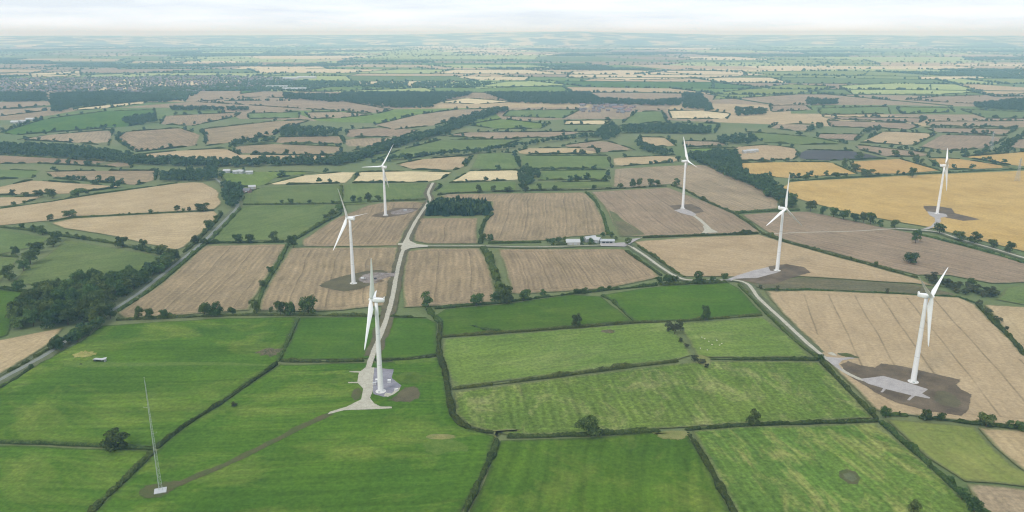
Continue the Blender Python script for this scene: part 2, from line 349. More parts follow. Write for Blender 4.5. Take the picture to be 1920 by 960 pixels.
TREES_FAR = []          # (x, y, width, height)
HEDGES_FAR = []         # (p, q)
FARKIND = ['wheat_tan', 'barley_cream', 'stubble_pink', 'pasture_dull', 'pasture_green', 'grass_sunlit', 'meadow_olive', 'stubble_brown', 'meadow_lime']
def far_farmland():
    V = []; Fc = []; MI = []
    rot = math.radians(-9); cr, sr = math.cos(rot), math.sin(rot)
    rows = [2500.0]
    while rows[-1] < 60000: rows.append(rows[-1] + random.uniform(170, 480) * (1 + rows[-1] / 6000.0))
    def bnd(k, x):
        Y = rows[k]; a = min(120, 0.3 * (rows[min(k + 1, len(rows) - 1)] - rows[max(k - 1, 0)]))
        y = Y + a * nz(x, k * 977.0, 700) * 1.3 + 260 * nz(x, Y * .15, 2600, 6.0)
        return (x * cr - (y - 2500) * sr * 0.25, y * 1.0 + x * sr * 0.35)
    for k in range(len(rows) - 1):
        Y = rows[k]; half = 0.82 * Y + 900
        x = -half + random.uniform(0, 200); lean = random.uniform(-1, 1)
        while x < half:
            w = random.uniform(190, 640) * (1 + Y / 9000.0); x1 = x + w
            lean1 = random.uniform(-1, 1); rh = (rows[k + 1] - rows[k]) * .6; l0, l1 = lean * rh, lean1 * rh
            bot = [bnd(k, x + w * i / 4) for i in range(5)]; top = [bnd(k + 1, x + l0 + (w + l1 - l0) * i / 4) for i in range(5)]; lean = lean1
            poly = bot + top[::-1]
            cx, cy = (x + x1) / 2, (rows[k] + rows[k + 1]) / 2
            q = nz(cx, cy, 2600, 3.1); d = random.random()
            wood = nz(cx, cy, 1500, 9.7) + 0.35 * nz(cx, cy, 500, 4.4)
            lit = q + 0.25 * (random.random() - 0.5)  # patches of sunlight, painted by picking paler crop colours
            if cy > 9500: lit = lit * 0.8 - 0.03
            if cy > 4800 and cy < 10000: lit += 0.07  # sunnier band in the distance, also painted through field colour
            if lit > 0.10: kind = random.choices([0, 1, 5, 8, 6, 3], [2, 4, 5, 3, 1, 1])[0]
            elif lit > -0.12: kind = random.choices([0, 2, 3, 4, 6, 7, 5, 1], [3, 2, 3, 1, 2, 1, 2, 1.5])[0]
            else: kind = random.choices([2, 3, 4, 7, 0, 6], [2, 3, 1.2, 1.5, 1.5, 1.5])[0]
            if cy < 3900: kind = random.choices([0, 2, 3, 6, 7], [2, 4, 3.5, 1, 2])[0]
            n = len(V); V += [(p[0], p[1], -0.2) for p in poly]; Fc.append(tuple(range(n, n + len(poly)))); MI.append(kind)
            if cy < 26000:
                hs = 1 + max(0, cy - 4000) / 7000.0          # farther trees stand for small groups
                step = random.choice([11, 15, 24, 45, 90]) * hs * (1 if cy < 5000 else 1.5)
                for a, b in list(zip(bot[:-1], bot[1:])) + [(bot[0], top[0])]:
                    if cy < 6500 and random.random() < 0.8: HEDGES_FAR.append((a, b))
                    L = math.hypot(b[0] - a[0], b[1] - a[1]); m = np.random.default_rng(len(V)).poisson(L / step)
                    for _ in range(m):
                        t = random.random(); s = random.uniform(7, 18) * hs
                        TREES_FAR.append((a[0] + (b[0] - a[0]) * t + random.uniform(-5, 5), a[1] + (b[1] - a[1]) * t + random.uniform(-5, 5), s, s * random.uniform(.7, 1) / hs ** .5))
                if wood > (0.2 if cy < 9000 else 0.27) and cy < 18000:
                    area = w * (rows[k + 1] - rows[k]); sp = 13 * hs ** 1.25; cnt = int(area * random.uniform(.35, .8) / sp ** 2)
                    for _ in range(min(cnt, 700)):
                        s = random.uniform(10, 17) * hs; i = random.random(); j = random.random() * .8
                        p = bot[int(i * 4)]; q2 = top[int(i * 4)]
                        TREES_FAR.append((p[0] + (q2[0] - p[0]) * j + w * .25 * (i * 4 % 1), p[1] + (q2[1] - p[1]) * j, s, random.uniform(10, 16) * hs ** .3))
            x = x1
    me = pymesh('far_fields', V, Fc)
    uv = me.uv_layers.new(name='rows'); co = np.array(V)
    li = np.zeros(len(me.loops), np.int32); me.loops.foreach_get('vertex_index', li)
    uv.data.foreach_set('uv', co[li][:, :2].astype(np.float32).ravel())
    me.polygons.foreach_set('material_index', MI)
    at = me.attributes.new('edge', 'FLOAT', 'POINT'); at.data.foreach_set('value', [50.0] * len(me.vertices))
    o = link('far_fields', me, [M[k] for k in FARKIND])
    setp(o, 'patchwork of hazy far fields reaching towards the horizon', kind='structure')
far_farmland()

def hills():
    # low wooded hills along the skyline, highest behind the middle of the view
    v = []; f = []; nx, ny = 90, 14
    for j in range(ny):
        for i in range(nx):
            a = math.radians(-46 + 92 * i / (nx - 1)); r = 19000 + 12000 * j / (ny - 1)
            t = max(0.0, math.sin(math.pi * j / (ny - 1)))
            x, y = r * math.sin(a), r * math.cos(a)
            col = 960 + FOC * math.tan(a) * CP
            h = 195 + 112 * math.exp(-((col - 1030) / 230.0) ** 2) + 20 * nz(x, y, 5000, 2.2) + 16 * nz(x, y, 1800, 5.5)
            v.append((x, y, -4 + max(0, h * t ** 0.8)))
    for j in range(ny - 1):
        for i in range(nx - 1): f.append((j * nx + i, j * nx + i + 1, (j + 1) * nx + i + 1, (j + 1) * nx + i))
    me = pymesh('hills', v, f, True)
    t = NT('hill_patchwork', 0.95, 0.05); P = t.pos()
    vo = t.new('ShaderNodeTexVoronoi'); t.put(vo.inputs['Vector'], P); vo.inputs['Scale'].default_value = 0.0028
    sep = t.new('ShaderNodeSeparateColor'); t.put(sep.inputs[0], vo.outputs['Color'])
    a = t.mix(t.mapr(sep.outputs[0], 0.3, 0.7), lin(88, 112, 76), lin(190, 176, 136)); a = t.mix(t.mapr(sep.outputs[1], 0.55, 0.6), a, lin(66, 86, 60))
    t.done(a)
    setp(link('hills', me, M['hill_patchwork']), 'low blue hills along the hazy skyline', kind='structure')
hills()

# ------------------------------------------------------------------ traced fields
FIELD_N = [0]
def inpoly(p, poly):
    x, y = p; c = False; n = len(poly)
    for i in range(n):
        x1, y1 = poly[i]; x2, y2 = poly[i - 1]
        if (y1 > y) != (y2 > y) and x < (x2 - x1) * (y - y1) / (y2 - y1) + x1: c = not c
    return c
def wobble(pts, closed=True, step=14.0, amp=1.2):
    out = []; n = len(pts)
    for i in range(n if closed else n - 1):
        a, b = pts[i], pts[(i + 1) % n]; L = (b - a).length; st = max(step, L / 40); m = max(1, int(L / st))
        for k in range(m):
            p = a.lerp(b, k / m)
            am = amp * min(3.0, 1 + a.y / 1500)
            out.append(Vector((p.x + am * nz(p.x, p.y, 21, 1.3), p.y + am * nz(p.x, p.y, 23, 7.9), p.z)))
    if not closed: out.append(pts[-1])
    return out
def edge_dist(Q, B):
    d = np.full(len(Q), 1e9); A_, B_ = B, np.roll(B, -1, 0)
    for a, b in zip(A_, B_):
        ab = b - a; t = np.clip(((Q - a) @ ab) / max(1e-9, ab @ ab), 0, 1); d = np.minimum(d, np.linalg.norm(Q - a - t[:, None] * ab, axis=1))
    return d
def field_mesh(wp, zz):
    """flat mesh filled with a loose grid; point attribute 'edge' is the distance to the field boundary in metres"""
    B = np.array([(p.x, p.y) for p in wp]); c = B.mean(0); yy = c[1]
    sp = 8.0 if yy < 1000 else 14.0 if yy < 1700 else 40.0
    lo, hi = B.min(0), B.max(0)
    gx, gy = np.meshgrid(np.arange(lo[0], hi[0], sp), np.arange(lo[1], hi[1], sp)); G = np.stack([gx.ravel(), gy.ravel()], 1)
    x1, y1 = B[:, 0], B[:, 1]; x2, y2 = np.roll(x1, -1), np.roll(y1, -1); ins = np.zeros(len(G), bool)
    for k in range(len(B)):
        if y1[k] == y2[k]: continue
        ins ^= ((y1[k] > G[:, 1]) != (y2[k] > G[:, 1])) & (G[:, 0] < (x2[k] - x1[k]) * (G[:, 1] - y1[k]) / (y2[k] - y1[k]) + x1[k])
    G = G[ins]
    if len(G): G = G[edge_dist(G, B) > sp * .45]
    vs = [Vector(q) for q in (np.concatenate([B, G]) - c)]
    ov, oe, of, _, _, _ = mgeo.delaunay_2d_cdt(vs, [], [list(range(len(B)))], 1, 1e-4)
    P = np.array([(q.x, q.y) for q in ov]) + c
    me = pymesh('field', [(q[0], q[1], zz) for q in P], [tuple(f) for f in of])
    if me.polygons[0].normal.z < 0: me.flip_normals()
    at = me.attributes.new('edge', 'FLOAT', 'POINT'); at.data.foreach_set('value', np.minimum(edge_dist(P, B), 60.0).astype(np.float32))
    return me
NAME_OF = {'wheat': 'wheat_field', 'barle': 'barley_field', 'stubb': 'stubble_field', 'soil_': 'ploughed_field', 'pastu': 'pasture_field', 'meado': 'meadow_field', 'rough': 'rough_grass_field', 'grass': 'grass_field'}
ALLF = []
def field(mat, px, rows=None, desc=None, auto=False, z=None):
    """one field: its outline on the sheet, and two points of a drilling row"""
    pts = [gnd(*p) for p in ext(px)]
    FIELD_N[0] += 1
    zz = 0.02 + 0.004 * FIELD_N[0] if z is None else z
    wp = wobble(pts)
    me = field_mesh(wp, zz)
    if rows: d = gnd(*rows[1]) - gnd(*rows[0])
    else: d = max(((pts[i] - pts[i - 1]) for i in range(len(pts))), key=lambda e: e.length)
    d.z = 0; d.normalize(); ac = Vector((-d.y, d.x, 0))
    uv = me.uv_layers.new(name='rows')
    for l in me.loops:
        p = me.vertices[l.vertex_index].co; uv.data[l.index].uv = (p.dot(ac), p.dot(d))
    o = link(NAME_OF.get(mat[:5], 'field'), me, M[mat]); setp(o, desc, kind='structure')
    if auto: ALLF.append(pts)
    return o

# -- far and middle distance, row by row
A = dict(auto=True)
for mat, px in [
    ('barley_cream', [(1060, 146), (1075, 134), (1180, 131), (1390, 133), (1402, 142), (1330, 147), (1180, 150)]),
    ('barley_cream', [(55, 138), (150, 133), (152, 142), (60, 145)]),
    ('grass_sunlit', [(160, 140), (330, 136), (300, 145), (170, 146)]),
    ('grass_sunlit', [(1573, 161), (1680, 156), (1787, 157), (1843, 172), (1763, 177), (1600, 177)]),
    ('meadow_lime', [(1337, 187), (1347, 174), (1480, 158), (1570, 163), (1497, 177)]),
    ('meadow_olive', [(560, 172), (640, 160), (760, 158), (770, 166), (660, 170)]),
    ('grass_sunlit', [(780, 160), (900, 150), (1040, 152), (1060, 160), (900, 166)]),
    ('stubble_pink', [(1697, 187), (1760, 181), (1920, 176), (2020, 178), (2020, 196), (1913, 196), (1790, 193)]),
    ('pasture_green', [(455, 168), (500, 163), (505, 170), (450, 176)]),
    ('stubble_pink', [(-60, 194), (0, 191), (93, 189), (97, 197), (0, 205), (-60, 208)]),
    ('stubble_pink', [(-60, 210), (0, 206), (97, 200), (98, 206), (0, 218), (-60, 222)]),
    ('barley_cream', [(137, 204), (200, 197), (277, 189), (270, 194), (200, 203), (140, 207)]),
    ('stubble_pink', [(367, 191), (430, 185), (490, 182), (560, 185), (640, 189), (737, 206), (707, 213), (640, 208), (573, 204), (467, 197)]),
    ('pasture_dull', [(463, 213), (563, 210), (560, 221), (467, 223)]),
    ('stubble_pink', [(572, 211), (640, 210), (700, 215), (640, 221), (583, 223)]),
    ('pasture_green', [(0, 249), (80, 224), (200, 208), (290, 206), (293, 223), (240, 237), (33, 253)]),
    ('stubble_brown', [(300, 233), (310, 217), (453, 211), (440, 219), (360, 236)]),
    ('stubble_brown', [(373, 243), (517, 227), (583, 225), (535, 240), (513, 253), (433, 267), (385, 274), (387, 257)]),
    ('stubble_brown', [(236, 247), (337, 240), (376, 253), (368, 273), (254, 285), (216, 261)]),
    ('stubble_pink', [(33, 262), (90, 253), (213, 243), (203, 273), (150, 268)]),
    ('wheat_tan', [(250, 291), (330, 283), (423, 278), (450, 290), (640, 292), (640, 300), (440, 305), (262, 299)]),
    ('stubble_brown', [(440, 274), (513, 270), (640, 275), (640, 290), (445, 287)]),
    ('stubble_brown', [(522, 257), (640, 255), (645, 270), (515, 268)]),
    ('stubble_brown', [(-60, 292), (0, 291), (110, 297), (250, 306), (245, 315), (70, 306), (-60, 300)]),
    ('stubble_brown', [(85, 322), (180, 320), (297, 320), (290, 338), (255, 347), (100, 334)]),
    ('pasture_dull', [(-60, 322), (0, 318), (78, 320), (60, 333), (-60, 346)]),
    ('pasture_dull', [(305, 328), (395, 320), (388, 336), (306, 338)]),
    ('wheat_tan', [(-60, 352), (0, 350), (60, 338), (150, 344), (233, 350), (133, 363), (60, 364), (-60, 366)]),
    ('wheat_tan', [(-60, 372), (0, 370), (83, 368), (40, 382), (0, 387), (-60, 394)]),
    ('stubble_pink', [(700, 235), (783, 215), (860, 205), (925, 204), (880, 217), (815, 235), (740, 243)]),
    ('stubble_pink', [(653, 243), (707, 240), (787, 243), (750, 257), (647, 257)]),
    ('stubble_pink', [(647, 260), (750, 258), (690, 275), (650, 285)]),
    ('pasture_dull', [(705, 300), (750, 281), (827, 262), (980, 261), (925, 278), (830, 286), (760, 299)]),
    ('stubble_pink', [(827, 255), (880, 248), (1117, 247), (1040, 257), (927, 260)]),
    ('meadow_olive', [(873, 234), (940, 223), (1030, 233), (1013, 241), (933, 242)]),
    ('pasture_dull', [(955, 207), (1087, 206), (1055, 222), (942, 218)]),
    ('barley_cream', [(1060, 227), (1147, 225), (1133, 233), (1057, 234)]),
    ('pasture_dull', [(1167, 230), (1193, 210), (1240, 208), (1250, 227), (1200, 232)]),
    ('barley_cream', [(817, 193), (873, 184), (963, 191), (900, 195)]),
    ('wheat_tan', [(1195, 257), (1247, 258), (1268, 274), (1215, 275)]),
    ('barley_cream', [(1253, 208), (1310, 207), (1370, 213), (1363, 223), (1260, 223)]),
    ('pasture_dull', [(1160, 236), (1260, 230), (1350, 232), (1340, 250), (1165, 250)]),
    ('stubble_pink', [(1280, 264), (1357, 266), (1362, 273), (1280, 276)]),
    ('meadow_olive', [(1290, 279), (1383, 277), (1340, 286), (1300, 285)]),
    ('wheat_tan', [(1375, 276), (1440, 271), (1490, 278), (1500, 290), (1488, 299), (1386, 302)]),
    ('pasture_dull', [(1397, 247), (1513, 256), (1590, 270), (1500, 271), (1433, 267)]),
    ('stubble_pink', [(1443, 198), (1510, 197), (1523, 206), (1447, 210)]),
    ('meadow_olive', [(1680, 201), (1780, 202), (1790, 210), (1690, 214)]),
    ('pasture_dull', [(1530, 203), (1665, 200), (1670, 214), (1540, 215)]),
    ('stubble_pink', [(1540, 219), (1740, 222), (1723, 230), (1557, 223)]),
    ('stubble_pink', [(1550, 226), (1700, 231), (1727, 236), (1705, 243), (1640, 240), (1558, 238)]),
    ('stubble_pink', [(1443, 240), (1457, 233), (1527, 233), (1509, 248)]),
    ('stubble_pink', [(1530, 251), (1620, 252), (1604, 264), (1535, 259)]),
    ('wheat_tan', [(1657, 246), (1757, 251), (1712, 273), (1613, 267)]),
    ('stubble_pink', [(1733, 240), (1910, 242), (1886, 252), (1760, 249)]),
    ('stubble_pink', [(1745, 228), (1920, 227), (2040, 228), (2040, 240), (1920, 239), (1735, 236)]),
    ('stubble_pink', [(1765, 253), (1890, 255), (1868, 270), (1845, 278), (1780, 283), (1723, 276)]),
    ('stubble_pink', [(1908, 261), (2040, 255), (2040, 281), (1920, 280), (1890, 279)]),
    ('pasture_dull', [(1800, 205), (1920, 210), (2040, 212), (2040, 224), (1850, 222)]),
    ('stubble_pink', [(1600, 271), (1745, 287), (1738, 293), (1663, 294), (1612, 281)]),
    ('soil_dark', [(1493, 289), (1513, 281), (1600, 283), (1662, 297), (1557, 301), (1500, 299)]),
    ('wheat_gold', [(1380, 306), (1450, 304), (1557, 304), (1607, 326), (1540, 330), (1480, 334), (1392, 328)]),
    ('wheat_gold', [(1593, 303), (1687, 298), (1763, 320), (1700, 325), (1640, 326), (1605, 322)]),
    ('wheat_gold', [(1737, 296), (1800, 298), (1903, 314), (1840, 317), (1770, 318)]),
    ('wheat_gold', [(1805, 294), (1920, 285), (2040, 280), (2040, 310), (1920, 312), (1905, 311)]),
    ('wheat_tan', [(743, 308), (790, 299), (887, 291), (872, 312), (850, 319), (773, 318)]),
    ('barley_cream', [(674, 323), (770, 321), (847, 323), (827, 336), (803, 341), (660, 343)]),
    ('barley_cream', [(497, 347), (570, 329), (640, 323), (668, 323), (650, 343)]),
    ('barley_cream', [(880, 321), (973, 319), (973, 337), (842, 343)]),
    ('pasture_dull', [(897, 288), (963, 286), (976, 316), (882, 318)]),
    ('wheat_tan', [(970, 284), (990, 278), (1117, 277), (1120, 288), (974, 289)]),
    ('stubble_pink', [(1053, 273), (1130, 263), (1157, 270), (1193, 282), (1123, 286)]),
    ('pasture_dull', [(975, 292), (1140, 292), (1147, 315), (980, 317)]),
    ('pasture_dull', [(1014, 320), (1137, 319), (1143, 336), (1008, 338)]),
    ('pasture_dull', [(995, 342), (1143, 340), (1150, 351), (975, 355)]),
    ('pasture_dull', [(835, 345), (970, 340), (968, 356), (830, 362), (815, 358)]),
    ('wheat_tan', [(1149, 296), (1267, 291), (1273, 303), (1150, 313)]),
    ('meadow_olive', [(412, 325), (480, 322), (600, 323), (520, 333), (490, 349), (427, 350)]),
    ('pasture_dull', [(457, 364), (493, 351), (640, 346), (640, 380), (453, 382)]),
]:
    field(mat, px, **A)

# -- near and middle fields
for mat, px, rows, desc in [
    ('pasture_dull', [(642, 384), (644, 347), (660, 345), (803, 344), (797, 372), (717, 375), (680, 383)], None, 'dull green field behind the second turbine of the left group'),
    ('stubble_pink', [(1152, 317), (1273, 310), (1322, 309), (1359, 327), (1421, 352), (1460, 378), (1458, 391), (1372, 398), (1283, 356), (1258, 345), (1180, 352), (1150, 350)], ((1290, 350), (1200, 315)), 'grey-brown field behind the turbine right of centre'),
    ('stubble_pink', [(1109, 360), (1253, 352), (1322, 378), (1375, 401), (1428, 436), (1205, 443), (1162, 444), (1140, 398), (1118, 370)], ((1170, 375), (1245, 440)), 'brown stubble field round the turbine right of centre'),
    ('rough_olive', [(1142, 395), (1152, 398), (1172, 415), (1210, 440), (1163, 444)], ((1145, 400), (1190, 440)), 'olive wedge of rough grass beside the brown stubble'),
    ('stubble_brown', [(815, 369), (840, 364), (920, 363), (1097, 361), (1115, 380), (1131, 410), (1138, 440), (1073, 444), (1020, 451), (918, 454), (906, 443), (909, 417), (922, 400), (922, 378)], ((1030, 365), (1025, 445)), 'brown stubble field behind the farm buildings'),
    ('stubble_brown', [(788, 409), (896, 409), (894, 432), (896, 457), (802, 457), (776, 452), (775, 433)], ((840, 410), (825, 455)), 'small stubble field in front of the conifer block'),
    ('stubble_brown', [(764, 471), (800, 466), (901, 466), (916, 497), (929, 547), (922, 566), (830, 573), (757, 577), (755, 520)], ((800, 470), (790, 575)), 'stubble field right of the central gravel track'),
    ('stubble_brown', [(932, 467), (1170, 467), (1207, 491), (1238, 520), (1140, 541), (975, 552), (959, 550), (949, 507)], ((1030, 470), (1075, 548)), 'lined stubble field in front of the farm buildings'),
    ('stubble_brown', [(545, 465), (640, 464), (746, 464), (740, 507), (722, 573), (640, 582), (600, 584), (484, 583), (494, 550)], ((560, 470), (505, 580)), 'stubble field round the second turbine from the left'),
    ('stubble_brown', [(567, 450), (629, 410), (690, 385), (725, 379), (798, 378), (788, 395), (760, 432), (750, 455), (746, 461), (567, 463)], ((720, 390), (665, 460)), 'stubble field below the farther left turbine'),
    ('stubble_brown', [(384, 461), (537, 458), (514, 500), (475, 560), (466, 582), (400, 587), (233, 597), (217, 588), (302, 533)], ((460, 462), (330, 590)), 'lined stubble field left of the turbines'),
    ('pasture_dull', [(452, 386), (633, 383), (607, 417), (563, 443), (533, 451), (388, 453), (406, 433)], ((620, 390), (420, 445)), 'dull green field behind the lined stubble'),
    ('wheat_tan', [(-80, 405), (0, 392), (187, 364), (333, 344), (377, 341), (408, 357), (415, 382), (402, 393), (280, 399), (137, 406), (90, 414), (0, 423), (-80, 432)], ((0, 400), (380, 345)), 'long pale wheat field curving along the tree belt'),
    ('wheat_tan', [(95, 418), (137, 410), (280, 402), (402, 396), (410, 402), (393, 425), (345, 463), (330, 469), (270, 457), (210, 442), (120, 428)], ((110, 420), (400, 400)), 'wedge of pale wheat beside the left lane'),
    ('pasture_dull', [(122, 449), (320, 483), (290, 505), (150, 530), (22, 535), (45, 507), (105, 466)], ((300, 490), (60, 520)), 'dull green field behind the dark wood'),
    ('pasture_dull', [(-80, 425), (0, 431), (33, 434), (96, 447), (66, 463), (0, 477), (-80, 490)], None, 'dull green corner field beyond the wood'),
    ('pasture_dull', [(-80, 494), (0, 483), (36, 484), (12, 515), (0, 530), (-80, 540)], None, 'small dull green field left of the wood'),
    ('pasture_green', [(-80, 538), (0, 544), (70, 552), (100, 570), (26, 600), (13, 628), (0, 633), (-80, 660)], None, 'green field at the end of the dark wood'),
    ('wheat_tan', [(-80, 655), (0, 637), (117, 615), (100, 640), (85, 650), (0, 702), (-80, 750)], ((0, 660), (100, 630)), 'tan stubble corner beside the left lane'),
    ('pasture_bright', [(-100, 770), (0, 722), (100, 668), (152, 640), (190, 612), (300, 604), (400, 598), (556, 595), (538, 640), (520, 678), (440, 734), (288, 838), (0, 826), (-100, 822)], ((0, 690), (500, 676)), 'big green pasture holding the white shelter'),
    ('pasture_bright', [(-100, 831), (0, 835), (284, 846), (245, 886), (168, 960), (100, 1030), (-100, 1030)], ((0, 900), (200, 900)), 'green pasture in the near left corner'),
    ('pasture_bright', [(294, 846), (345, 803), (440, 741), (524, 685), (690, 681), (760, 679), (820, 672), (833, 690), (838, 735), (848, 780), (878, 806), (926, 818), (908, 880), (866, 960), (840, 1030), (110, 1030), (180, 960)], ((300, 900), (880, 880)), 'big green pasture round the nearest turbine and the mast'),
    ('pasture_green', [(526, 675), (546, 640), (563, 596), (690, 595), (800, 598), (819, 606), (819, 663), (760, 672)], ((540, 640), (815, 640)), 'green field crossed by the gravel track'),
    ('pasture_green', [(832, 629), (818, 592), (836, 580), (940, 571), (1073, 553), (1125, 556), (1185, 602), (973, 619)], ((835, 610), (1180, 585)), 'green field below the round dark trees'),
    ('pasture_green', [(1132, 553), (1240, 537), (1365, 531), (1385, 541), (1428, 588), (1273, 601), (1192, 602)], ((1140, 580), (1420, 570)), 'green field inside the bend of the lane'),
    ('meadow_olive', [(833, 636), (973, 625), (1187, 608), (1258, 605), (1298, 666), (1273, 674), (1040, 702), (850, 727), (838, 690), (828, 668)], ((850, 690), (1200, 640)), 'yellow-green meadow in the middle'),
    ('meadow_olive', [(1272, 606), (1430, 595), (1478, 630), (1520, 669), (1330, 671), (1306, 666)], ((1280, 640), (1500, 630)), 'yellow-green meadow with sheep beside the lane'),
    ('meadow_mottled', [(852, 736), (1040, 711), (1275, 682), (1330, 678), (1533, 679), (1578, 722), (1638, 784), (1413, 794), (1273, 802), (1107, 811), (957, 816), (930, 811), (887, 801), (857, 778)], ((1180, 690), (1250, 805)), 'mottled pale green meadow'),
    ('pasture_bright', [(937, 826), (1107, 820), (1284, 809), (1313, 855), (1367, 960), (1400, 1030), (850, 1030), (882, 960), (917, 880)], ((1000, 830), (960, 960)), 'bright green field at the bottom centre'),
    ('meadow_cut', [(1297, 809), (1413, 801), (1643, 794), (1728, 865), (1798, 930), (1828, 960), (1880, 1030), (1410, 1030), (1380, 960), (1326, 860)], ((1350, 810), (1480, 960)), 'patchy cut meadow at the bottom right'),
    ('meadow_lime', [(1662, 786), (1827, 800), (1840, 815), (1863, 840), (1903, 877), (1925, 888), (2020, 920), (2020, 940), (1920, 912), (1810, 903), (1738, 858)], ((1680, 800), (1800, 890)), 'lime green field at the right edge'),
    ('wheat_tan', [(1832, 801), (1920, 809), (2060, 820), (2060, 915), (1920, 884), (1905, 872), (1866, 838)], ((1850, 810), (1920, 880)), 'tan field at the right edge behind the lime green field'),
    ('stubble_pink', [(1812, 907), (1920, 917), (2060, 945), (2060, 1030), (1890, 1030), (1838, 955)], ((1830, 915), (1900, 990)), 'tan field in the near right corner'),
    ('wheat_tramlines', [(1434, 546), (1513, 545), (1663, 551), (1797, 558), (1828, 571), (1845, 590), (1898, 640), (1920, 668), (2060, 790), (2060, 818), (1920, 801), (1830, 792), (1662, 774), (1640, 768), (1590, 716), (1545, 672), (1522, 640), (1469, 590)], ((1780, 640), (1890, 780)), 'wheat field with dark tramlines round the right-hand turbine'),
    ('wheat_tan', [(1846, 572), (1920, 576), (2060, 590), (2060, 780), (1925, 668), (1882, 620)], None, 'pale wheat field at the right edge'),
    ('rough_olive', [(1392, 531), (1440, 524), (1500, 521), (1600, 526), (1715, 534), (1790, 551), (1797, 556), (1663, 549), (1513, 542), (1434, 543)], ((1400, 530), (1700, 545)), 'strip of rough olive grass above the tramlines'),
    ('pasture_dull', [(1868, 562), (1885, 540), (1920, 534), (2060, 540), (2060, 580), (1920, 572)], None, 'dull green field beyond the scrub belt'),
    ('wheat_tan', [(1190, 453), (1280, 446), (1423, 440), (1468, 454), (1560, 480), (1645, 503), (1716, 522), (1760, 538), (1715, 532), (1600, 525), (1500, 519), (1440, 522), (1363, 519), (1285, 519), (1250, 502), (1207, 470)], ((1200, 460), (1500, 500)), 'golden field round the turbine beside the lane bend'),
    ('stubble_pink', [(1390, 403), (1440, 399), (1513, 397), (1570, 408), (1647, 425), (1713, 438), (1790, 458), (1920, 493), (2060, 535), (2060, 536), (1920, 530), (1860, 532), (1780, 517), (1720, 516), (1648, 498), (1562, 474), (1472, 450), (1440, 436)], ((1420, 415), (1860, 510)), 'pinkish brown field with the two lone trees'),
    ('wheat_gold', [(1480, 342), (1500, 340), (1620, 334), (1750, 327), (1920, 320), (2060, 315), (2060, 510), (1920, 472), (1800, 442), (1740, 426), (1680, 416), (1600, 401), (1530, 383), (1492, 372), (1465, 352)], ((1500, 350), (1900, 420)), 'big golden field round the farthest right turbine'),
]:
    field(mat, px, rows, desc)

# ------------------------------------------------------------------ tracks, pads, bare soil
ZP = 0.62
def patch(name, mat, px, z, desc=None, amp=0.5, step=4.0, rim=None):
    wp = wobble([gnd(*p) for p in px], True, step, amp)
    rim = rim or (0.6 if mat.startswith('gravel') else 2.2 if mat == 'bare_soil' else 4.5)
    bm = bmesh.new(); vs = [bm.verts.new((p.x, p.y, z)) for p in wp]; fc = bm.faces.new(vs); fc.normal_update()
    if fc.normal.z < 0: fc.normal_flip()
    nb = len(wp)
    bmesh.ops.inset_region(bm, faces=[fc], thickness=rim, use_even_offset=True, use_boundary=True)
    bm.verts.index_update(); me = bpy.data.meshes.new(name); 
    outer = {(round(p.x, 3), round(p.y, 3)) for p in wp}
    core = [0.0 if (round(v.co.x, 3), round(v.co.y, 3)) in outer else 1.0 for v in bm.verts]
    bm.to_mesh(me); bm.free(); set_core(me, core)
    return setp(link(name, me, M[mat]), desc, kind='structure')
def smooth_path(pts, n=6):
    out = []; P = [pts[0]] + pts + [pts[-1]]
    for i in range(1, len(P) - 2):
        p0, p1, p2, p3 = P[i - 1], P[i], P[i + 1], P[i + 2]
        for k in range(n):
            t = k / n
            out.append(0.5 * ((2 * p1) + (p2 - p0) * t + (2 * p0 - 5 * p1 + 4 * p2 - p3) * t * t + (3 * p1 - p0 - 3 * p2 + p3) * t ** 3))
    out.append(pts[-1]); return out
def ribbon(name, mat, px, width, z, desc=None, jit=0.35, sm=True):
    pts = [gnd(*p) for p in px]
    if sm: pts = smooth_path(pts)
    v = []; f = []
    for i, p in enumerate(pts):
        d = (pts[min(i + 1, len(pts) - 1)] - pts[max(i - 1, 0)]); d.z = 0; d.normalize(); s = Vector((-d.y, d.x, 0))
        w1 = width / 2 * (1 + jit * nz(p.x, p.y, 12, 3.0)); w2 = width / 2 * (1 + jit * nz(p.x, p.y, 12, 8.0))
        v += [(p.x + s.x * k, p.y + s.y * k, z) for k in (w1 * 1.15, w1 * .72, -w2 * .72, -w2 * 1.15)]
    for i in range(len(pts) - 1):
        for k in range(3): f.append((4 * i + k, 4 * i + k + 1, 4 * i + k + 5, 4 * i + k + 4))
    me = pymesh(name, v, f); set_core(me, [0, 1, 1, 0] * len(pts))
    return setp(link(name, me, M[mat]), desc, kind='structure')

MAIN = [(812, 343), (808, 350), (803, 362), (806, 374), (798, 387), (781, 413), (766, 441), (760, 459), (752, 480), (744, 514), (735, 562), (723, 603), (710, 637), (698, 668), (690, 697), (687, 738), (689, 762)]
LANE = [(760, 460), (800, 461.5), (900, 461.5), (1000, 463.5), (1100, 461), (1165, 459), (1185, 464), (1208, 479), (1240, 502), (1272, 521), (1300, 526), (1350, 526), (1378, 526), (1403, 534), (1423, 560), (1463, 597), (1507, 638), (1535, 662), (1562, 682), (1582, 697), (1612, 712), (1632, 717)]
ribbon('track_verge', 'soil_olive', MAIN[:14], 16, ZP - .05, 'olive verges beside the central gravel track')
ribbon('track_verge', 'verge_grass', LANE[:18], 13, ZP - .045, 'grass verges beside the farm lane')
ribbon('gravel_track', 'gravel_track', MAIN, 5.2, ZP, 'pale gravel track running up the middle past the turbines', 0.2)
ribbon('farm_path', 'gravel_track', LANE[:7], 2.2, ZP + .004, 'thin pale path from the track junction to the farm', 0.3)
ribbon('farm_lane', 'gravel_track', LANE[6:], 4.2, ZP + .006, 'pale farm lane from the farm to the right-hand turbine', 0.2)
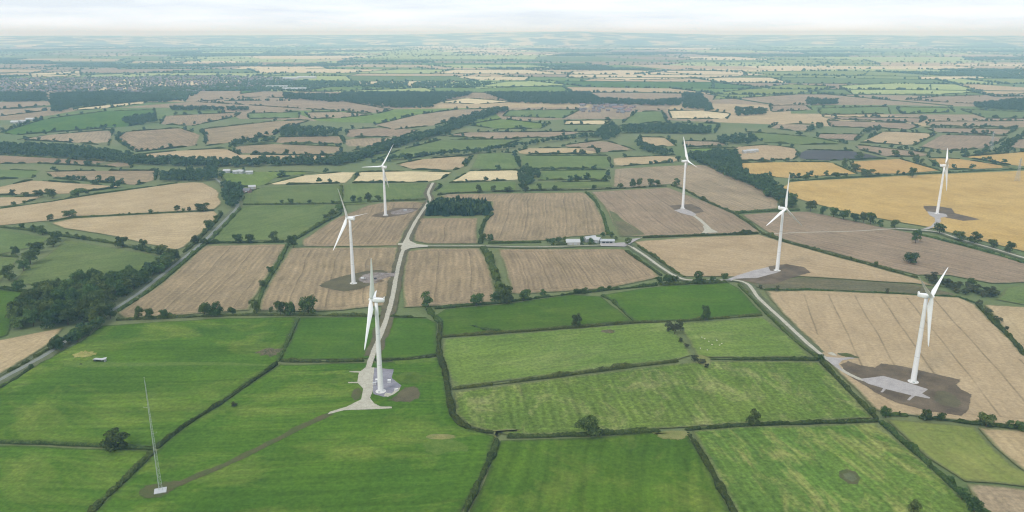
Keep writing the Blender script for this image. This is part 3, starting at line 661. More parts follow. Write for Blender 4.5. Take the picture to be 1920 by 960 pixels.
patch('track_junction', 'gravel_track', [(763, 440), (769, 452), (782, 458), (802, 460), (802, 463), (770, 466), (757, 471), (751, 466), (753, 460), (745, 460), (746, 457), (755, 456)], ZP + .008, 'splayed gravel junction of track and lane')
LEFTLANE = [(-80, 758), (0, 713), (50, 686), (100, 657), (165, 611), (215, 580), (262, 549), (300, 519), (335, 492), (380, 455), (412, 423), (445, 388), (440, 370), (422, 350), (404, 335)]
ribbon('track_verge', 'verge_grass', LEFTLANE, 17, ZP - .04, 'grass verges beside the left lane')
ribbon('left_lane', 'lane_tarmac', LEFTLANE, 4.8, ZP + .012, 'grey lane running between hedges on the left', 0.1)
RLANE = [(1440, 439), (1520, 436), (1600, 434), (1680, 429), (1715, 431), (1760, 436), (1800, 449), (1860, 466), (1920, 484), (2040, 520)]
ribbon('track_verge', 'verge_grass', RLANE[3:], 16, ZP - .035, 'grass verges of the lane below the golden field')
ribbon('pale_path', 'gravel_track', RLANE[:4], 2.6, ZP - .03, 'thin pale path across the pinkish brown field', 0.3)
ribbon('right_lane', 'gravel_track', RLANE[3:], 4.5, ZP + .016, 'pale lane below the golden field', 0.15)
ribbon('soil_track', 'soil_brown', [(622, 776), (600, 786), (560, 804), (520, 825), (480, 845), (440, 864), (400, 882), (360, 898), (325, 914)], 6.0, ZP - .02, 'brown soil scar from the gravel track to the mast', 0.5)
patch('bare_soil', 'soil_brown', [(252, 925), (268, 912), (300, 905), (340, 900), (352, 908), (330, 922), (300, 936), (265, 938)], ZP - .018, 'trampled brown soil round the foot of the mast', 1.0)
# nearest turbine
patch('bare_soil', 'soil_brown', [(655, 745), (660, 733), (672, 727), (680, 735), (676, 749), (664, 754)], ZP - .016, 'brown churned soil left of the nearest hardstanding', 1.0, rim=1.8)
patch('bare_soil', 'soil_olive', [(745, 735), (757, 726), (778, 724), (790, 733), (787, 750), (768, 758), (745, 757), (722, 752), (735, 745)], ZP - .015, 'brown churned soil right of the nearest turbine', 1.6)
patch('gravel_pad', 'gravel_bluish', [(700, 690), (739, 694), (736, 710), (744, 716), (754, 724), (746, 734), (735, 741), (721, 746), (700, 740), (694, 720)], ZP + .02, 'bluish gravel pad under the nearest turbine')
patch('gravel_pad', 'gravel_track', [(684, 690), (702, 690), (699, 735), (695, 747), (702, 757), (714, 763), (735, 763.5), (736, 767), (690, 769), (645, 771), (612, 779), (618, 773), (650, 764), (677, 750), (680, 730), (670, 720), (652, 720), (652, 717.5), (669, 717), (673, 700), (655, 699), (655, 697), (676, 697)], ZP + .024, 'pale splayed hardstanding beside the nearest turbine')
patch('gravel_strip', 'gravel_track', [(722, 737), (733, 739), (741, 732), (747, 728), (752, 727), (748, 734), (738, 741), (727, 746), (719, 743)], ZP + .028, 'curved pale stone strip at the foot of the nearest turbine')
# second turbine of the left group
patch('bare_soil', 'soil_olive', [(592, 537), (610, 528), (636, 519), (684, 508), (716, 506), (730, 511), (715, 528), (697, 536), (675, 544), (647, 548), (622, 545)], ZP - .014, 'dark olive soil round the turbine beside the track', 1.0)
patch('gravel_pad', 'pad_mixed', [(669, 522), (680, 516), (693, 512), (702, 511), (734, 512), (744, 510), (742, 520), (734, 520), (721, 524), (706, 533), (684, 533), (671, 528)], ZP + .032, 'gravel pad joining the turbine to the track')
# third turbine of the left group
patch('bare_soil', 'bare_soil', [(693, 406), (707, 400), (743, 390), (787, 390), (773, 400), (757, 404), (720, 409)], ZP - .012, 'brown soil round the farther left turbine', 1.0)
patch('gravel_pad', 'pad_mixed', [(729, 398), (755, 392), (787, 393.5), (775, 398), (757, 403), (734, 404)], ZP + .036, 'gravel pad beside the farther left turbine')
# turbine right of centre
patch('bare_soil', 'bare_soil', [(1251, 386), (1275, 384), (1298, 383), (1314, 390), (1322, 398), (1304, 401), (1267, 394)], ZP - .01, 'dark soil behind the turbine right of centre', 1.0)
ribbon('gravel_track', 'gravel_track', [(1298, 403), (1310, 411), (1319, 419), (1328, 428), (1335, 437)], 6, ZP - .008, 'short gravel track to the turbine right of centre', 0.15)
patch('gravel_pad', 'gravel_pad', [(1263, 395), (1281, 391), (1299, 398), (1306, 403), (1299, 406), (1276, 400)], ZP + .04, 'gravel pad of the turbine right of centre')
patch('track_junction', 'gravel_track', [(1318, 424), (1328, 423), (1334, 430), (1348, 436.5), (1314, 438.5), (1321, 432)], ZP + .044, 'splayed gravel entrance beside the brown stubble')
# turbine by the lane bend
patch('bare_soil', 'bare_soil', [(1400, 529), (1378, 525), (1410, 510), (1441, 500), (1474, 495), (1508, 501), (1523, 512), (1484, 522), (1455, 534), (1425, 533)], ZP - .006, 'dark soil round the turbine beside the lane bend', 1.2)
patch('gravel_pad', 'gravel_pad', [(1362, 525), (1383, 517), (1412, 508), (1441, 501), (1443, 508), (1460, 511), (1421, 522), (1395, 523), (1376, 524), (1372, 528)], ZP + .048, 'long gravel pad leading from the lane bend to a turbine')
# farthest right turbine
patch('bare_soil', 'bare_soil', [(1729, 386), (1757, 387), (1784, 391), (1790, 400), (1815, 406), (1839, 412), (1807, 415), (1774, 409), (1736, 397)], ZP - .004, 'grey soil streak beside the farthest right turbine', 1.2)
patch('gravel_pad', 'gravel_pad', [(1738, 397), (1757, 399), (1774, 402), (1777, 407), (1763, 409), (1765, 416), (1755, 424), (1740, 431), (1728, 431), (1745, 424), (1753, 416), (1752, 409), (1742, 404)], ZP + .052, 'gravel pad and short track of the farthest right turbine')
# right-hand turbine
patch('bare_soil', 'bare_soil', [(1572, 684), (1591, 677), (1612, 684), (1636, 688), (1649, 681), (1701, 689), (1750, 700), (1804, 713), (1800, 724), (1805, 732), (1825, 742), (1822, 768), (1801, 781), (1746, 774), (1681, 758), (1640, 738), (1610, 719), (1585, 700)], ZP - .002, 'wide dark soil patch round the right-hand turbine', 1.6)
patch('rough_patch', 'soil_olive', [(1748, 735), (1775, 733), (1800, 745), (1812, 760), (1795, 768), (1765, 762), (1742, 752)], ZP + .002, 'olive regrowth on the soil beside the right-hand turbine', 1.6)
patch('gravel_pad', 'gravel_pad', [(1612, 712), (1635, 709), (1656, 706), (1704, 719), (1740, 731), (1729, 739), (1744, 747), (1742, 749), (1716, 744), (1706, 753), (1700, 752), (1708, 743), (1662, 731), (1656, 737), (1650, 737), (1655, 729), (1627, 721)], ZP + .056, 'pale gravel pad of the right-hand turbine')
patch('track_junction', 'gravel_pad', [(1548, 670), (1572, 672), (1598, 670), (1603, 673), (1580, 677), (1572, 684), (1582, 697), (1572, 693), (1556, 682)], ZP + .06, 'gravel spur off the lane near the right-hand turbine')
# odd patches in the grass
patch('rough_patch', 'pale_grass', [(118, 680), (150, 677), (230, 681), (330, 680), (430, 680), (505, 684), (503, 687), (380, 686), (250, 688), (160, 691), (120, 688)], ZP - .03, 'pale strip of dry grass across the left pasture', 0.4, rim=1.0)
patch('rough_patch', 'dry_grass', [(915, 806), (960, 803), (985, 806), (975, 812), (940, 814), (935, 822), (922, 822)], ZP - .028, 'dry gateway corner where three hedges meet', 0.8)
patch('rough_patch', 'dry_grass', [(1215, 812), (1250, 806), (1285, 806), (1300, 815), (1280, 828), (1240, 826)], ZP - .026, 'bare gateway patch beside the long hedge', 0.8)
patch('rough_patch', 'soil_brown', [(1572, 884), (1586, 880), (1605, 885), (1614, 897), (1608, 910), (1590, 908), (1574, 897)], ZP - .024, 'dark ring-shaped hollow in the patchy cut meadow', 0.5, rim=1.0)
patch('rough_patch', 'verge_grass', [(1580, 889), (1592, 886), (1604, 891), (1608, 900), (1598, 905), (1582, 897)], ZP - .02, 'green middle of the ring-shaped hollow', 0.5, rim=1.0)
patch('rough_patch', 'dry_grass', [(1295, 668), (1312, 664), (1334, 672), (1340, 684), (1322, 690), (1300, 682)], ZP - .022, 'dry gateway between the meadows', 0.8)
patch('rough_patch', 'pale_grass', [(735, 676), (790, 672), (818, 672), (815, 678), (770, 684), (742, 685)], ZP - .021, 'worn grass along the hedge behind the nearest turbine', 0.4, rim=1.5)

def mound(name, px, w, d, h, mat, label, cat, rough=0.18, rz=0.0):
    c = gnd(*px); n, m = 22, 7; v = [(0, 0, h)]; f = []
    for k in range(1, m + 1):
        for i in range(n):
            t = 2 * math.pi * i / n; r = k / m
            e = 1 + rough * nz(math.cos(t) * 3, math.sin(t) * 3 + c.x, 1.0, 1.1)
            z = h * (math.cos(r * math.pi) + 1) / 2 * (1 + rough * 2 * nz(math.cos(t) * r * 5, math.sin(t) * r * 5, 1.0, c.y)) if k < m else -0.05
            v.append((w / 2 * r * e * math.cos(t), d / 2 * r * e * math.sin(t), z))
    for i in range(n): f.append((0, 1 + i, 1 + (i + 1) % n))
    for k in range(m - 1):
        for i in range(n):
            a, b = 1 + k * n, 1 + (k + 1) * n; f.append((a + i, b + i, b + (i + 1) % n, a + (i + 1) % n))
    me = pymesh(name, v, f, True); set_core(me, [1] * (1 + n * (m - 2)) + [.6] * n + [0] * n)
    o = link(name, me, M[mat], None, (c.x, c.y, ZP - .05)); o.rotation_euler.z = rz
    return setp(o, label, cat)
gravel_mat('mound_grass', lin(104, 128, 46, K), lin(84, 108, 40, K), 0.12)
mound('earth_mound', (767, 709), 24, 26, 2.4, 'mound_grass', 'grassy green earth mound right of the nearest turbine', 'mound')
patch('rough_patch', 'pale_grass', [(790, 832), (815, 820), (850, 824), (885, 838), (880, 852), (845, 850), (820, 858), (795, 848)], ZP - .027, 'yellowish grass below the low dry mound', 1.6)
mound('earth_mound', (826, 820), 24, 9, 1.6, 'dry_grass', 'low dry mound in the pasture below the nearest turbine', 'mound')
mound('earth_mound', (1590, 668), 20, 8, 2.2, 'soil_brown', 'long dark spoil heap beside the gravel spur', 'mound', 0.18, -0.5)
mound('gravel_heap', (1560, 665), 9, 5, 1.6, 'gravel_track', 'small pale gravel heap beside the lane near the right-hand turbine', 'heap', 0.25, -0.8)
mound('straw_heap', (158, 666), 22, 14, 2.6, 'straw', 'yellow straw heap beside the white shelter', 'heap', 0.6)
mound('earth_mound', (712, 528), 13, 5, 1.6, 'bare_soil', 'small reddish spoil heap on the pad of the turbine beside the track', 'mound', 0.2, 0.35)
mound('brush_heap', (503, 661), 21, 21, 2.2, 'brushwood', 'grey-brown brushwood heap at the hedge corner in the left pasture', 'heap', 0.9)
mound('brush_heap', (1140, 622), 16, 10, 1.4, 'brushwood', 'low grey scrubby heap in the yellow-green meadow', 'heap', 0.45)

# ------------------------------------------------------------------ hedges
HASH = {}
def hkey(p): return (int(p[0] // 20), int(p[1] // 20))
def near_hedge(p, r=16.0):
    kx, ky = hkey(p)
    for i in (-1, 0, 1):
        for j in (-1, 0, 1):
            for q in HASH.get((kx + i, ky + j), ()):
                if (q[0] - p[0]) ** 2 + (q[1] - p[1]) ** 2 < r * r: return True
    return False
def resample(pts, step):
    out = [pts[0]]
    for a, b in zip(pts[:-1], pts[1:]):
        m = max(1, int((b - a).length / step)); out += [a.lerp(b, (k + 1) / m) for k in range(m)]
    return out
def hedge_mesh(pts, w, h, step, base=0.0, ragged=0.3):
    ps = resample(pts, step); v = []; f = []
    sec = [(-1, 0), (-1.0, .62), (-.55, 1), (.55, 1), (1.0, .62), (1, 0)]; ns = len(sec)
    o = ps[0]
    for i, p in enumerate(ps):
        d = ps[min(i + 1, len(ps) - 1)] - ps[max(i - 1, 0)]; d.z = 0; d.normalize(); s = Vector((-d.y, d.x, 0))
        hh = h * (1 + ragged * 1.6 * nz(p.x, p.y, 14, 2.0) + ragged * nz(p.x, p.y, 4.0, 5.0)); ww = w / 2 * (1 + ragged * 1.4 * nz(p.x, p.y, 11, 9.0))
        lump = nz(p.x, p.y, 38, 4.7) + .5 * nz(p.x, p.y, 9, 1.9); hh *= 1 + max(0, lump - .1) * 1.6; ww *= 1 + max(0, lump - .1) * .9
        if lump < -.42: hh *= .3; ww *= .6
        if i in (0, len(ps) - 1): hh *= .4; ww *= .5
        off = 0.5 * nz(p.x, p.y, 25, 6.6)
        for k, (a, z) in enumerate(sec):
            j = random.uniform(-.28, .28); jz = random.uniform(-.22, .22)
            q = p + s * (a * ww + off + j * w * .35); v.append((q.x - o.x + random.uniform(-.3, .3) * step * .3, q.y - o.y, base + max(0, (z + (jz if z > 0 else 0)) * hh)))
    for i in range(len(ps) - 1):
        for k in range(ns - 1): f.append((i * ns + k, i * ns + k + 1, (i + 1) * ns + k + 1, (i + 1) * ns + k))
    n = (len(ps) - 1) * ns
    f.append(tuple(range(ns))); f.append(tuple(n + k for k in reversed(range(ns))))
    return pymesh('hedge', v, f), o
def hedge(px, label, h=2.2, w=2.8, step=1.6, ragged=0.3, mat='hedge_leaves', group='field hedges', world_pts=None):
    pts = world_pts or [gnd(*p) for p in ext(px)]
    for p in resample(pts, 10): HASH.setdefault(hkey(p), []).append((p.x, p.y))
    me, o = hedge_mesh(pts, w, h, step, ragged=ragged)
    return setp(link('hedge', me, M[mat], None, (o.x, o.y, 0.02)), label, 'hedge', group)

for px, label, kw in [
    ([(168, 962), (247, 888), (288, 846)], 'dark hedge running to the bottom edge left of the mast', dict(h=2.6, w=4.2, ragged=.4)),
    ([(294, 841), (345, 800), (417, 755), (470, 718), (520, 682)], 'long diagonal hedge from the mast up to the brushwood heap', dict(h=2.0, w=3.0)),
    ([(-90, 826), (0, 830), (100, 833), (190, 837), (286, 843)], 'thin hedge with one dark tree running to the left edge', dict(h=1.8, w=2.4)),
    ([(523, 678), (541, 640), (560, 597)], 'short steep hedge above the brushwood heap', dict(h=1.8, w=2.6, ragged=.45)),
    ([(526, 678), (600, 678.5), (683, 677.5)], 'straight low hedge between the brushwood heap and the gravel track', dict(h=2.0, w=2.2)),
    ([(703, 676.5), (760, 676), (795, 672), (818, 667)], 'straight low hedge right of the gravel track behind the nearest turbine', dict(h=2.0, w=2.2)),
    ([(826, 607), (823, 640), (824, 668), (833, 692), (840, 735), (849, 780), (862, 795), (880, 804), (905, 810), (926, 812)], 'winding dark hedge down the middle right of the nearest turbine', dict(h=2.6, w=4.4, ragged=.45)),
    ([(803, 580), (815, 596), (826, 606)], 'thick dark hedge end below the lone round tree', dict(h=3.4, w=7.0, ragged=.5)),
    ([(218, 600), (300, 597), (400, 592.5), (480, 590.5), (560, 591.5), (640, 592), (714, 593)], 'hedge between the stubble and the green pastures, left of the track', dict(h=2.0, w=2.6, ragged=.4)),
    ([(731, 594), (770, 595), (800, 596)], 'short hedge between the track and the lone round tree', dict(h=1.8, w=2.4)),
    ([(815, 579), (870, 574), (940, 568), (1000, 560), (1073, 551), (1150, 543), (1233, 535)], 'hedge below the stubble fields dotted with round dark trees', dict(h=2.0, w=2.6, ragged=.4)),
    ([(1236, 534), (1300, 531.5), (1363, 529.5)], 'bushy hedge between the green field and the lane bend', dict(h=2.6, w=4.0, ragged=.5)),
    ([(830, 632), (900, 627), (973, 622), (1073, 615), (1187, 605.5), (1258, 603)], 'hedge between the green field and the yellow-green meadow', dict(h=1.9, w=2.6)),
    ([(1268, 603), (1350, 597), (1430, 591)], 'hedge between the lane and the grey scrub', dict(h=1.9, w=2.6)),
    ([(1127, 554), (1147, 564), (1168, 583), (1187, 602)], 'short diagonal hedge splitting the two green fields', dict(h=1.6, w=2.2, ragged=.45)),
    ([(848, 730), (940, 719.5), (1040, 706.5), (1150, 692), (1272, 677.5)], 'long gently rising hedge between the two pale meadows', dict(h=2.0, w=2.6)),
    ([(1332, 674), (1430, 674), (1535, 675)], 'straight hedge from the meadow gateway to the lane', dict(h=2.0, w=2.8)),
    ([(950, 820.5), (1030, 818.5), (1107, 815.5), (1190, 811.5), (1238, 809)], 'hedge with a big dark tree along the bottom of the mottled meadow', dict(h=2.0, w=2.8)),
    ([(1284, 806), (1413, 797.5), (1530, 793.5), (1647, 790)], 'hedge right of the gateway below the mottled meadow', dict(h=2.0, w=2.8)),
    ([(932, 828), (922, 855), (912, 876), (893, 915), (872, 962)], 'broken hedge running to the bottom edge left of centre', dict(h=1.8, w=3.0, ragged=.6)),
    ([(1290, 812), (1313, 848), (1347, 907), (1378, 965), (1400, 1010)], 'hedge running to the bottom edge right of centre', dict(h=2.0, w=3.4, ragged=.45)),
    ([(1384, 534), (1410, 560), (1437, 588), (1480, 630), (1510, 655), (1537, 674)], 'hedge along the near side of the farm lane', dict(h=2.0, w=2.8)),
    ([(1540, 678), (1580, 722), (1612, 754), (1645, 787)], 'hedge between the mottled meadow and the wheat strip', dict(h=2.2, w=3.2)),
    ([(1650, 790), (1690, 826), (1730, 860), (1770, 898), (1797, 924), (1840, 958), (1890, 1010)], 'long bushy hedge running to the near right corner', dict(h=2.4, w=3.6, ragged=.5)),
    ([(1655, 778), (1703, 779.5)], 'short hedge stub at the corner of the wheat field', dict(h=2.0, w=2.6)),
    ([(1722, 783), (1780, 789), (1830, 795), (1920, 804), (2040, 816)], 'hedge with trees along the bottom of the wheat field', dict(h=2.2, w=3.2, ragged=.4)),
    ([(1432, 543.5), (1513, 544), (1590, 547), (1663, 550), (1740, 554), (1797, 557), (1828, 568)], 'thin dark hedge along the top of the tramlined wheat', dict(h=1.6, w=2.4, ragged=.4)),
    ([(1831, 568), (1847, 588), (1872, 612), (1898, 638), (1922, 668), (2000, 735)], 'hedge down the right side of the tramlined wheat', dict(h=2.4, w=4.2, ragged=.5)),
    ([(1428, 438), (1470, 453), (1560, 478), (1647, 501), (1720, 521)], 'long diagonal hedge between the golden field and the pinkish field', dict(h=2.2, w=3.4, ragged=.4)),
    ([(1258, 347), (1283, 356), (1322, 377), (1375, 400), (1405, 419), (1427, 436)], 'long diagonal hedge behind the turbine right of centre', dict(h=2.4, w=3.6, ragged=.4)),
    ([(1378, 400.5), (1410, 398), (1450, 396), (1500, 394.5)], 'thick hedge behind the turbine beside the lane bend', dict(h=3.0, w=4.0, ragged=.4)),
    ([(1205, 446), (1280, 443), (1350, 440.5), (1422, 438)], 'straight hedge between the brown stubble and the golden field', dict(h=2.2, w=3.2)),
    ([(1098, 360), (1117, 377), (1130, 402), (1141, 441)], 'curved hedge between the two big stubble fields', dict(h=2.2, w=4.4)),
    ([(820, 366), (860, 362), (930, 359.5), (1020, 357), (1100, 356.5), (1180, 353), (1250, 349)], 'hedge along the far side of the big stubble fields', dict(h=2.0, w=3.2, ragged=.4)),
    ([(922, 402), (908, 416), (901, 436), (901, 457)], 'thick dark hedge right of the small stubble field', dict(h=3.0, w=5.5, ragged=.4)),
    ([(905, 466), (915, 480), (926, 510), (938, 545), (943, 560)], 'tall bushy hedge between the central stubble fields', dict(h=4.2, w=7.0, ragged=.6)),
    ([(915, 456.5), (960, 455.5), (1015, 454.5)], 'low hedge beside the lane left of the farm', dict(h=2.0, w=3.0)),
    ([(540, 458), (520, 497), (505, 520), (490, 550), (480, 584)], 'green hedge strip between the two left stubble fields', dict(h=1.6, w=4.0, ragged=.5)),
    ([(388, 456), (460, 455), (533, 454)], 'hedge behind the lined stubble on the left', dict(h=2.0, w=3.4, ragged=.4)),
    ([(540, 455), (566, 442), (607, 417), (640, 400)], 'curved hedge left of the farther turbine', dict(h=3.0, w=5.0, ragged=.5)),
    ([(455, 384), (540, 383), (640, 382), (700, 378), (800, 375)], 'hedge across behind the left turbines', dict(h=2.2, w=3.4, ragged=.4)),
    ([(92, 415), (137, 408), (280, 400.5), (402, 394.5)], 'thin hedge line splitting the pale wheat', dict(h=1.4, w=2.0, ragged=.5)),
    ([(0, 426), (60, 432), (120, 443), (210, 456), (270, 470), (325, 482)], 'dark hedge below the pale wheat wedge', dict(h=2.6, w=4.0, ragged=.45)),
    ([(417, 400), (398, 424), (372, 450), (345, 474)], 'hedge along the wheat side of the left lane', dict(h=2.6, w=4.0, ragged=.5)),
    ([(450, 392), (425, 419), (400, 446), (385, 458), (345, 492), (300, 531), (265, 557), (222, 584)], 'dark hedge along the stubble side of the left lane', dict(h=2.6, w=4.0, ragged=.4)),
    ([(-60, 741), (0, 707), (50, 680), (92, 655)], 'hedge between the tan corner and the left lane', dict(h=2.4, w=3.4, ragged=.4)),
    ([(-60, 762), (0, 728), (30, 710), (62, 688)], 'hedge between the lane and the big left pasture', dict(h=2.0, w=3.0, ragged=.5)),
    ([(0, 479), (20, 481), (36, 483)], 'short hedge between two dull green corner fields', dict(h=2.4, w=3.4)),
    ([(0, 541), (35, 546), (70, 551)], 'short hedge left of the dark wood', dict(h=2.6, w=4.0, ragged=.5)),
    ([(0, 391), (100, 378), (187, 363), (260, 353), (333, 343)], 'hedge along the far edge of the pale wheat', dict(h=1.8, w=3.0, ragged=.4)),
    ([(1172, 470), (1205, 493), (1240, 517)], 'hedge beside the lane in front of the farm corner', dict(h=2.2, w=3.6)),
    ([(1196, 461), (1230, 484), (1268, 512), (1285, 520)], 'hedge between the lane and the golden field', dict(h=2.2, w=3.6, ragged=.4)),
    ([(1033, 459.5), (1080, 459), (1124, 458)], 'dark garden hedge in front of the farm buildings', dict(h=3.2, w=4.0, ragged=.4)),
    ([(1725, 441), (1790, 456), (1860, 475), (1920, 494), (2000, 518)], 'dark hedge below the right lane', dict(h=2.6, w=5.0, ragged=.4)),
    ([(1478, 340), (1560, 335), (1647, 330), (1750, 325), (1920, 317), (2040, 312)], 'hedge along the far edge of the big golden field', dict(h=2.2, w=3.6, ragged=.4)),
    ([(880, 610), (915, 619), (940, 620)], 'low ragged scrub along the hedge below the green field', dict(h=1.0, w=4.0, ragged=.8)),
]:
    hedge(px, label, **kw)

TREES = []              # (point, width m, height m, kind, label, group, keep)
def far_zone(x):
    return 'left' if x < -430 else 'middle' if x < 420 else 'right'
ZONE_TXT = {'left': 'far fields left of the diagonal tree belt', 'middle': 'far fields in the middle beyond the gravel track', 'right': 'far fields beyond the golden field on the right'}
FAR_RUNS = []
for pts in ALLF:
    n = len(pts)
    for i in range(n):
        a, b = pts[i], pts[(i + 1) % n]
        if (b - a).length < 40: continue
        run = []
        runs = []
        for p in resample([a, b], 12):
            if near_hedge(p, 22): 
                if len(run) > 2: runs.append(run)
                run = []
            else: run.append(p)
        if len(run) > 2: runs.append(run)
        for r in runs:
            mid = r[len(r) // 2]; zn = far_zone(mid.x)
            for p in r: HASH.setdefault(hkey(p), []).append((p.x, p.y))
            FAR_RUNS.append((-(r[-1] - r[0]).length / mid.y, len(FAR_RUNS), r, zn))
            L = (r[-1] - r[0]).length; dens = random.choice([0.006, 0.014, 0.026, 0.045])
            for _ in range(RNG.poisson(L * dens)):
                p = r[0].lerp(r[-1], random.random()); w = random.uniform(6.5, 15)
                TREES.append((Vector((p.x + random.uniform(-3, 3), p.y + random.uniform(-3, 3), 0)), w, w * random.uniform(.7, 1.0), 'b', 'small dark hedgerow tree among the ' + ZONE_TXT[zn], 'hedgerow trees of the far fields, ' + zn, False))

MERGE = [[], []]
for q, (_, _, r, zn) in enumerate(sorted(FAR_RUNS)):
    if q < 225:
        hedge(None, 'thin dark hedge among the ' + ZONE_TXT[zn], h=2.6, w=4.5, step=6.0, ragged=.4, group='hedges of the far fields, ' + zn, world_pts=r)
    else:
        me, o = hedge_mesh(r, 4.5, 2.6, 8.0, ragged=.4); n = len(MERGE[0])
        MERGE[0] += [(v.co.x + o.x, v.co.y + o.y, v.co.z) for v in me.vertices]; MERGE[1] += [tuple(k + n for k in p.vertices) for p in me.polygons]
if MERGE[0]: setp(link('far_hedgerows', pymesh('far_hedgerows', *MERGE), M['hedge_leaves']), 'short dark hedge pieces between the far fields', kind='stuff')

# ------------------------------------------------------------------ trees
ORD = ['first', 'second', 'third', 'fourth', 'fifth', 'sixth', 'seventh', 'eighth', 'ninth', 'tenth', 'eleventh', 'twelfth', 'thirteenth', 'fourteenth', 'fifteenth']
def one(x, y, w, h, label, kind='b', group=None):
    k = ppm(y); TREES.append((gnd(x, y), w * 1.14 / k, (h or w * .85) * 1.1 / k / .96, kind, label, group, True))
def row(desc, items, group, noun='tree', kind='b'):
    items = sorted(items, key=lambda q: q[0])
    for i, it in enumerate(items):
        x, y, w = it[:3]; h = it[3] if len(it) > 3 else w * .85
        one(x, y, w, h, '%s %s from the left %s' % (ORD[i], noun, desc), kind, group)
def wood(label, group, px, spacing, wr, hr, kind='b', jitter=.45, maxn=999):
    poly = [(gnd(*p).x, gnd(*p).y) for p in px]
    xs = [p[0] for p in poly]; ys = [p[1] for p in poly]; c = 0
    y = min(ys)
    while y <= max(ys):
        x = min(xs)
        while x <= max(xs):
            q = (x + random.uniform(-1, 1) * spacing * jitter, y + random.uniform(-1, 1) * spacing * jitter)
            if inpoly(q, poly) and c < maxn:
                c += 1; TREES.append((Vector((q[0], q[1], 0)), random.uniform(*wr), random.uniform(*hr), kind, label, group, False))
            x += spacing
        y += spacing * .9
def belt(label, group, px, width, spacing, wr, hr, kind='b'):
    pts = resample([gnd(*p) for p in px], spacing)
    for i, p in enumerate(pts):
        d = pts[min(i + 1, len(pts) - 1)] - pts[max(i - 1, 0)]; d.normalize(); s = Vector((-d.y, d.x, 0))
        for _ in range(max(1, int(width / spacing + random.random()))):
            q = p + s * random.uniform(-.5, .5) * width + d * random.uniform(-.5, .5) * spacing
            TREES.append((Vector((q.x, q.y, 0)), random.uniform(*wr), random.uniform(*hr), kind, label, group, False))

one(218, 842, 50, 37, 'broad dark tree in the hedge left of the mast')
one(1103, 817, 46, 40, 'big dark round tree in the hedge below the mottled meadow')
one(1412, 799, 24, 32, 'slender dark tree in the hedge right of the meadow gateway')
one(1323, 600, 20, 27, 'small round tree in the hedge beside the grey scrub')
one(1080, 615, 20, 25, 'small lone tree in the hedge below the green field')
one(801, 578, 24, 30, 'dark egg-shaped tree at the bend right of the gravel track')
row('along the hedge below the central stubble', [(893, 573, 27, 22), (928, 566, 20, 17), (950, 569, 29, 29), (982, 564, 26, 20), (1018, 555, 14, 12), (1080, 551, 11, 9), (1096, 551, 13, 11), (1142, 544, 9, 8)], 'trees below the central stubble')
row('along the bushy hedge at the lane bend', [(1235, 532, 14, 12), (1250, 532, 22, 17), (1265, 530, 16, 12), (1309, 532, 18, 22), (1336, 529, 12, 10), (1357, 527, 14, 15)], 'trees at the lane bend')
row('along the hedge below the lined stubble', [(261, 598, 18, 22), (281, 598, 18, 20), (308, 597, 16, 17), (384, 593, 26, 26), (406, 592, 30, 24), (436, 590, 16, 14), (478, 588, 20, 25)], 'trees below the lined stubble')
row('in the clump below the turbine soil', [(508, 588, 10, 12), (526, 590, 24, 24), (545, 590, 24, 24), (578, 590, 38, 32)], 'tree clump below the turbine soil')
row('up the green hedge strip between the left stubble fields', [(493, 540, 13, 15), (507, 514, 13, 14)], 'trees of the green hedge strip')
row('along the hedge behind the lined stubble', [(448, 455, 21, 15), (470, 455, 19, 15), (514, 453, 21, 18), (550, 464, 21, 22)], 'trees behind the lined stubble')
row('along the hedge below the wheat wedge', [(42, 429, 11, 9), (63, 435, 13, 13), (80, 440, 20, 16), (106, 452, 26, 18), (128, 443, 8, 8), (144, 448, 10, 9), (156, 450, 9, 8), (230, 463, 25, 18), (254, 468, 10, 8), (268, 470, 20, 20), (282, 473, 14, 10), (302, 478, 26, 17), (323, 483, 15, 16)], 'trees below the wheat wedge')
row('on the thin line splitting the pale wheat', [(94, 415, 13, 12), (130, 408, 24, 13), (243, 402, 6, 4), (283, 400, 10, 7), (333, 397, 11, 11), (345, 397, 7, 6), (355, 396, 8, 8), (381, 396, 28, 14)], 'trees splitting the pale wheat')
row('along the left lane beside the wheat', [(366, 457, 18, 15), (383, 459, 16, 12), (384, 437, 10, 9), (393, 431, 20, 18), (404, 411, 9, 7), (413, 403, 9, 8)], 'trees of the left lane')
row('in the hedge beyond the pale wheat', [(23, 367, 13, 11), (48, 369, 14, 8), (72, 370, 17, 13), (98, 371, 20, 17), (147, 368, 28, 13), (163, 365, 8, 8), (26, 385, 10, 7), (47, 382, 8, 6)], 'trees beyond the pale wheat')
row('in the leafy line left of the dull green field', [(17, 525, 32, 26), (36, 545, 24, 19), (30, 478, 16, 16), (57, 495, 34, 26), (68, 474, 26, 20), (74, 549, 30, 18), (100, 462, 22, 16), (45, 508, 22, 20)], 'leafy line left of the dull green field')
one(1716, 457, 18, 25, 'dark upright tree in the pinkish field just below the right lane')
one(1707, 494, 30, 19, 'squat lone round tree in the middle of the pinkish field')
row('along the lane above the pinkish field', [(1463, 371, 18, 18), (1483, 388, 20, 24), (1519, 396, 22, 18), (1543, 403, 13, 15), (1563, 407, 18, 17), (1581, 412, 22, 18), (1603, 416, 18, 16), (1619, 417, 15, 18), (1632, 420, 20, 20), (1650, 426, 13, 13), (1677, 427, 15, 14)], 'trees above the pinkish field')
row('along the right lane below the golden field', [(1761, 438, 21, 19), (1798, 450, 26, 17), (1827, 456, 25, 20), (1863, 464, 21, 14), (1893, 474, 20, 19)], 'trees of the right lane')
one(1710, 333, 17, 17, 'dark round tree on the far edge of the big golden field')
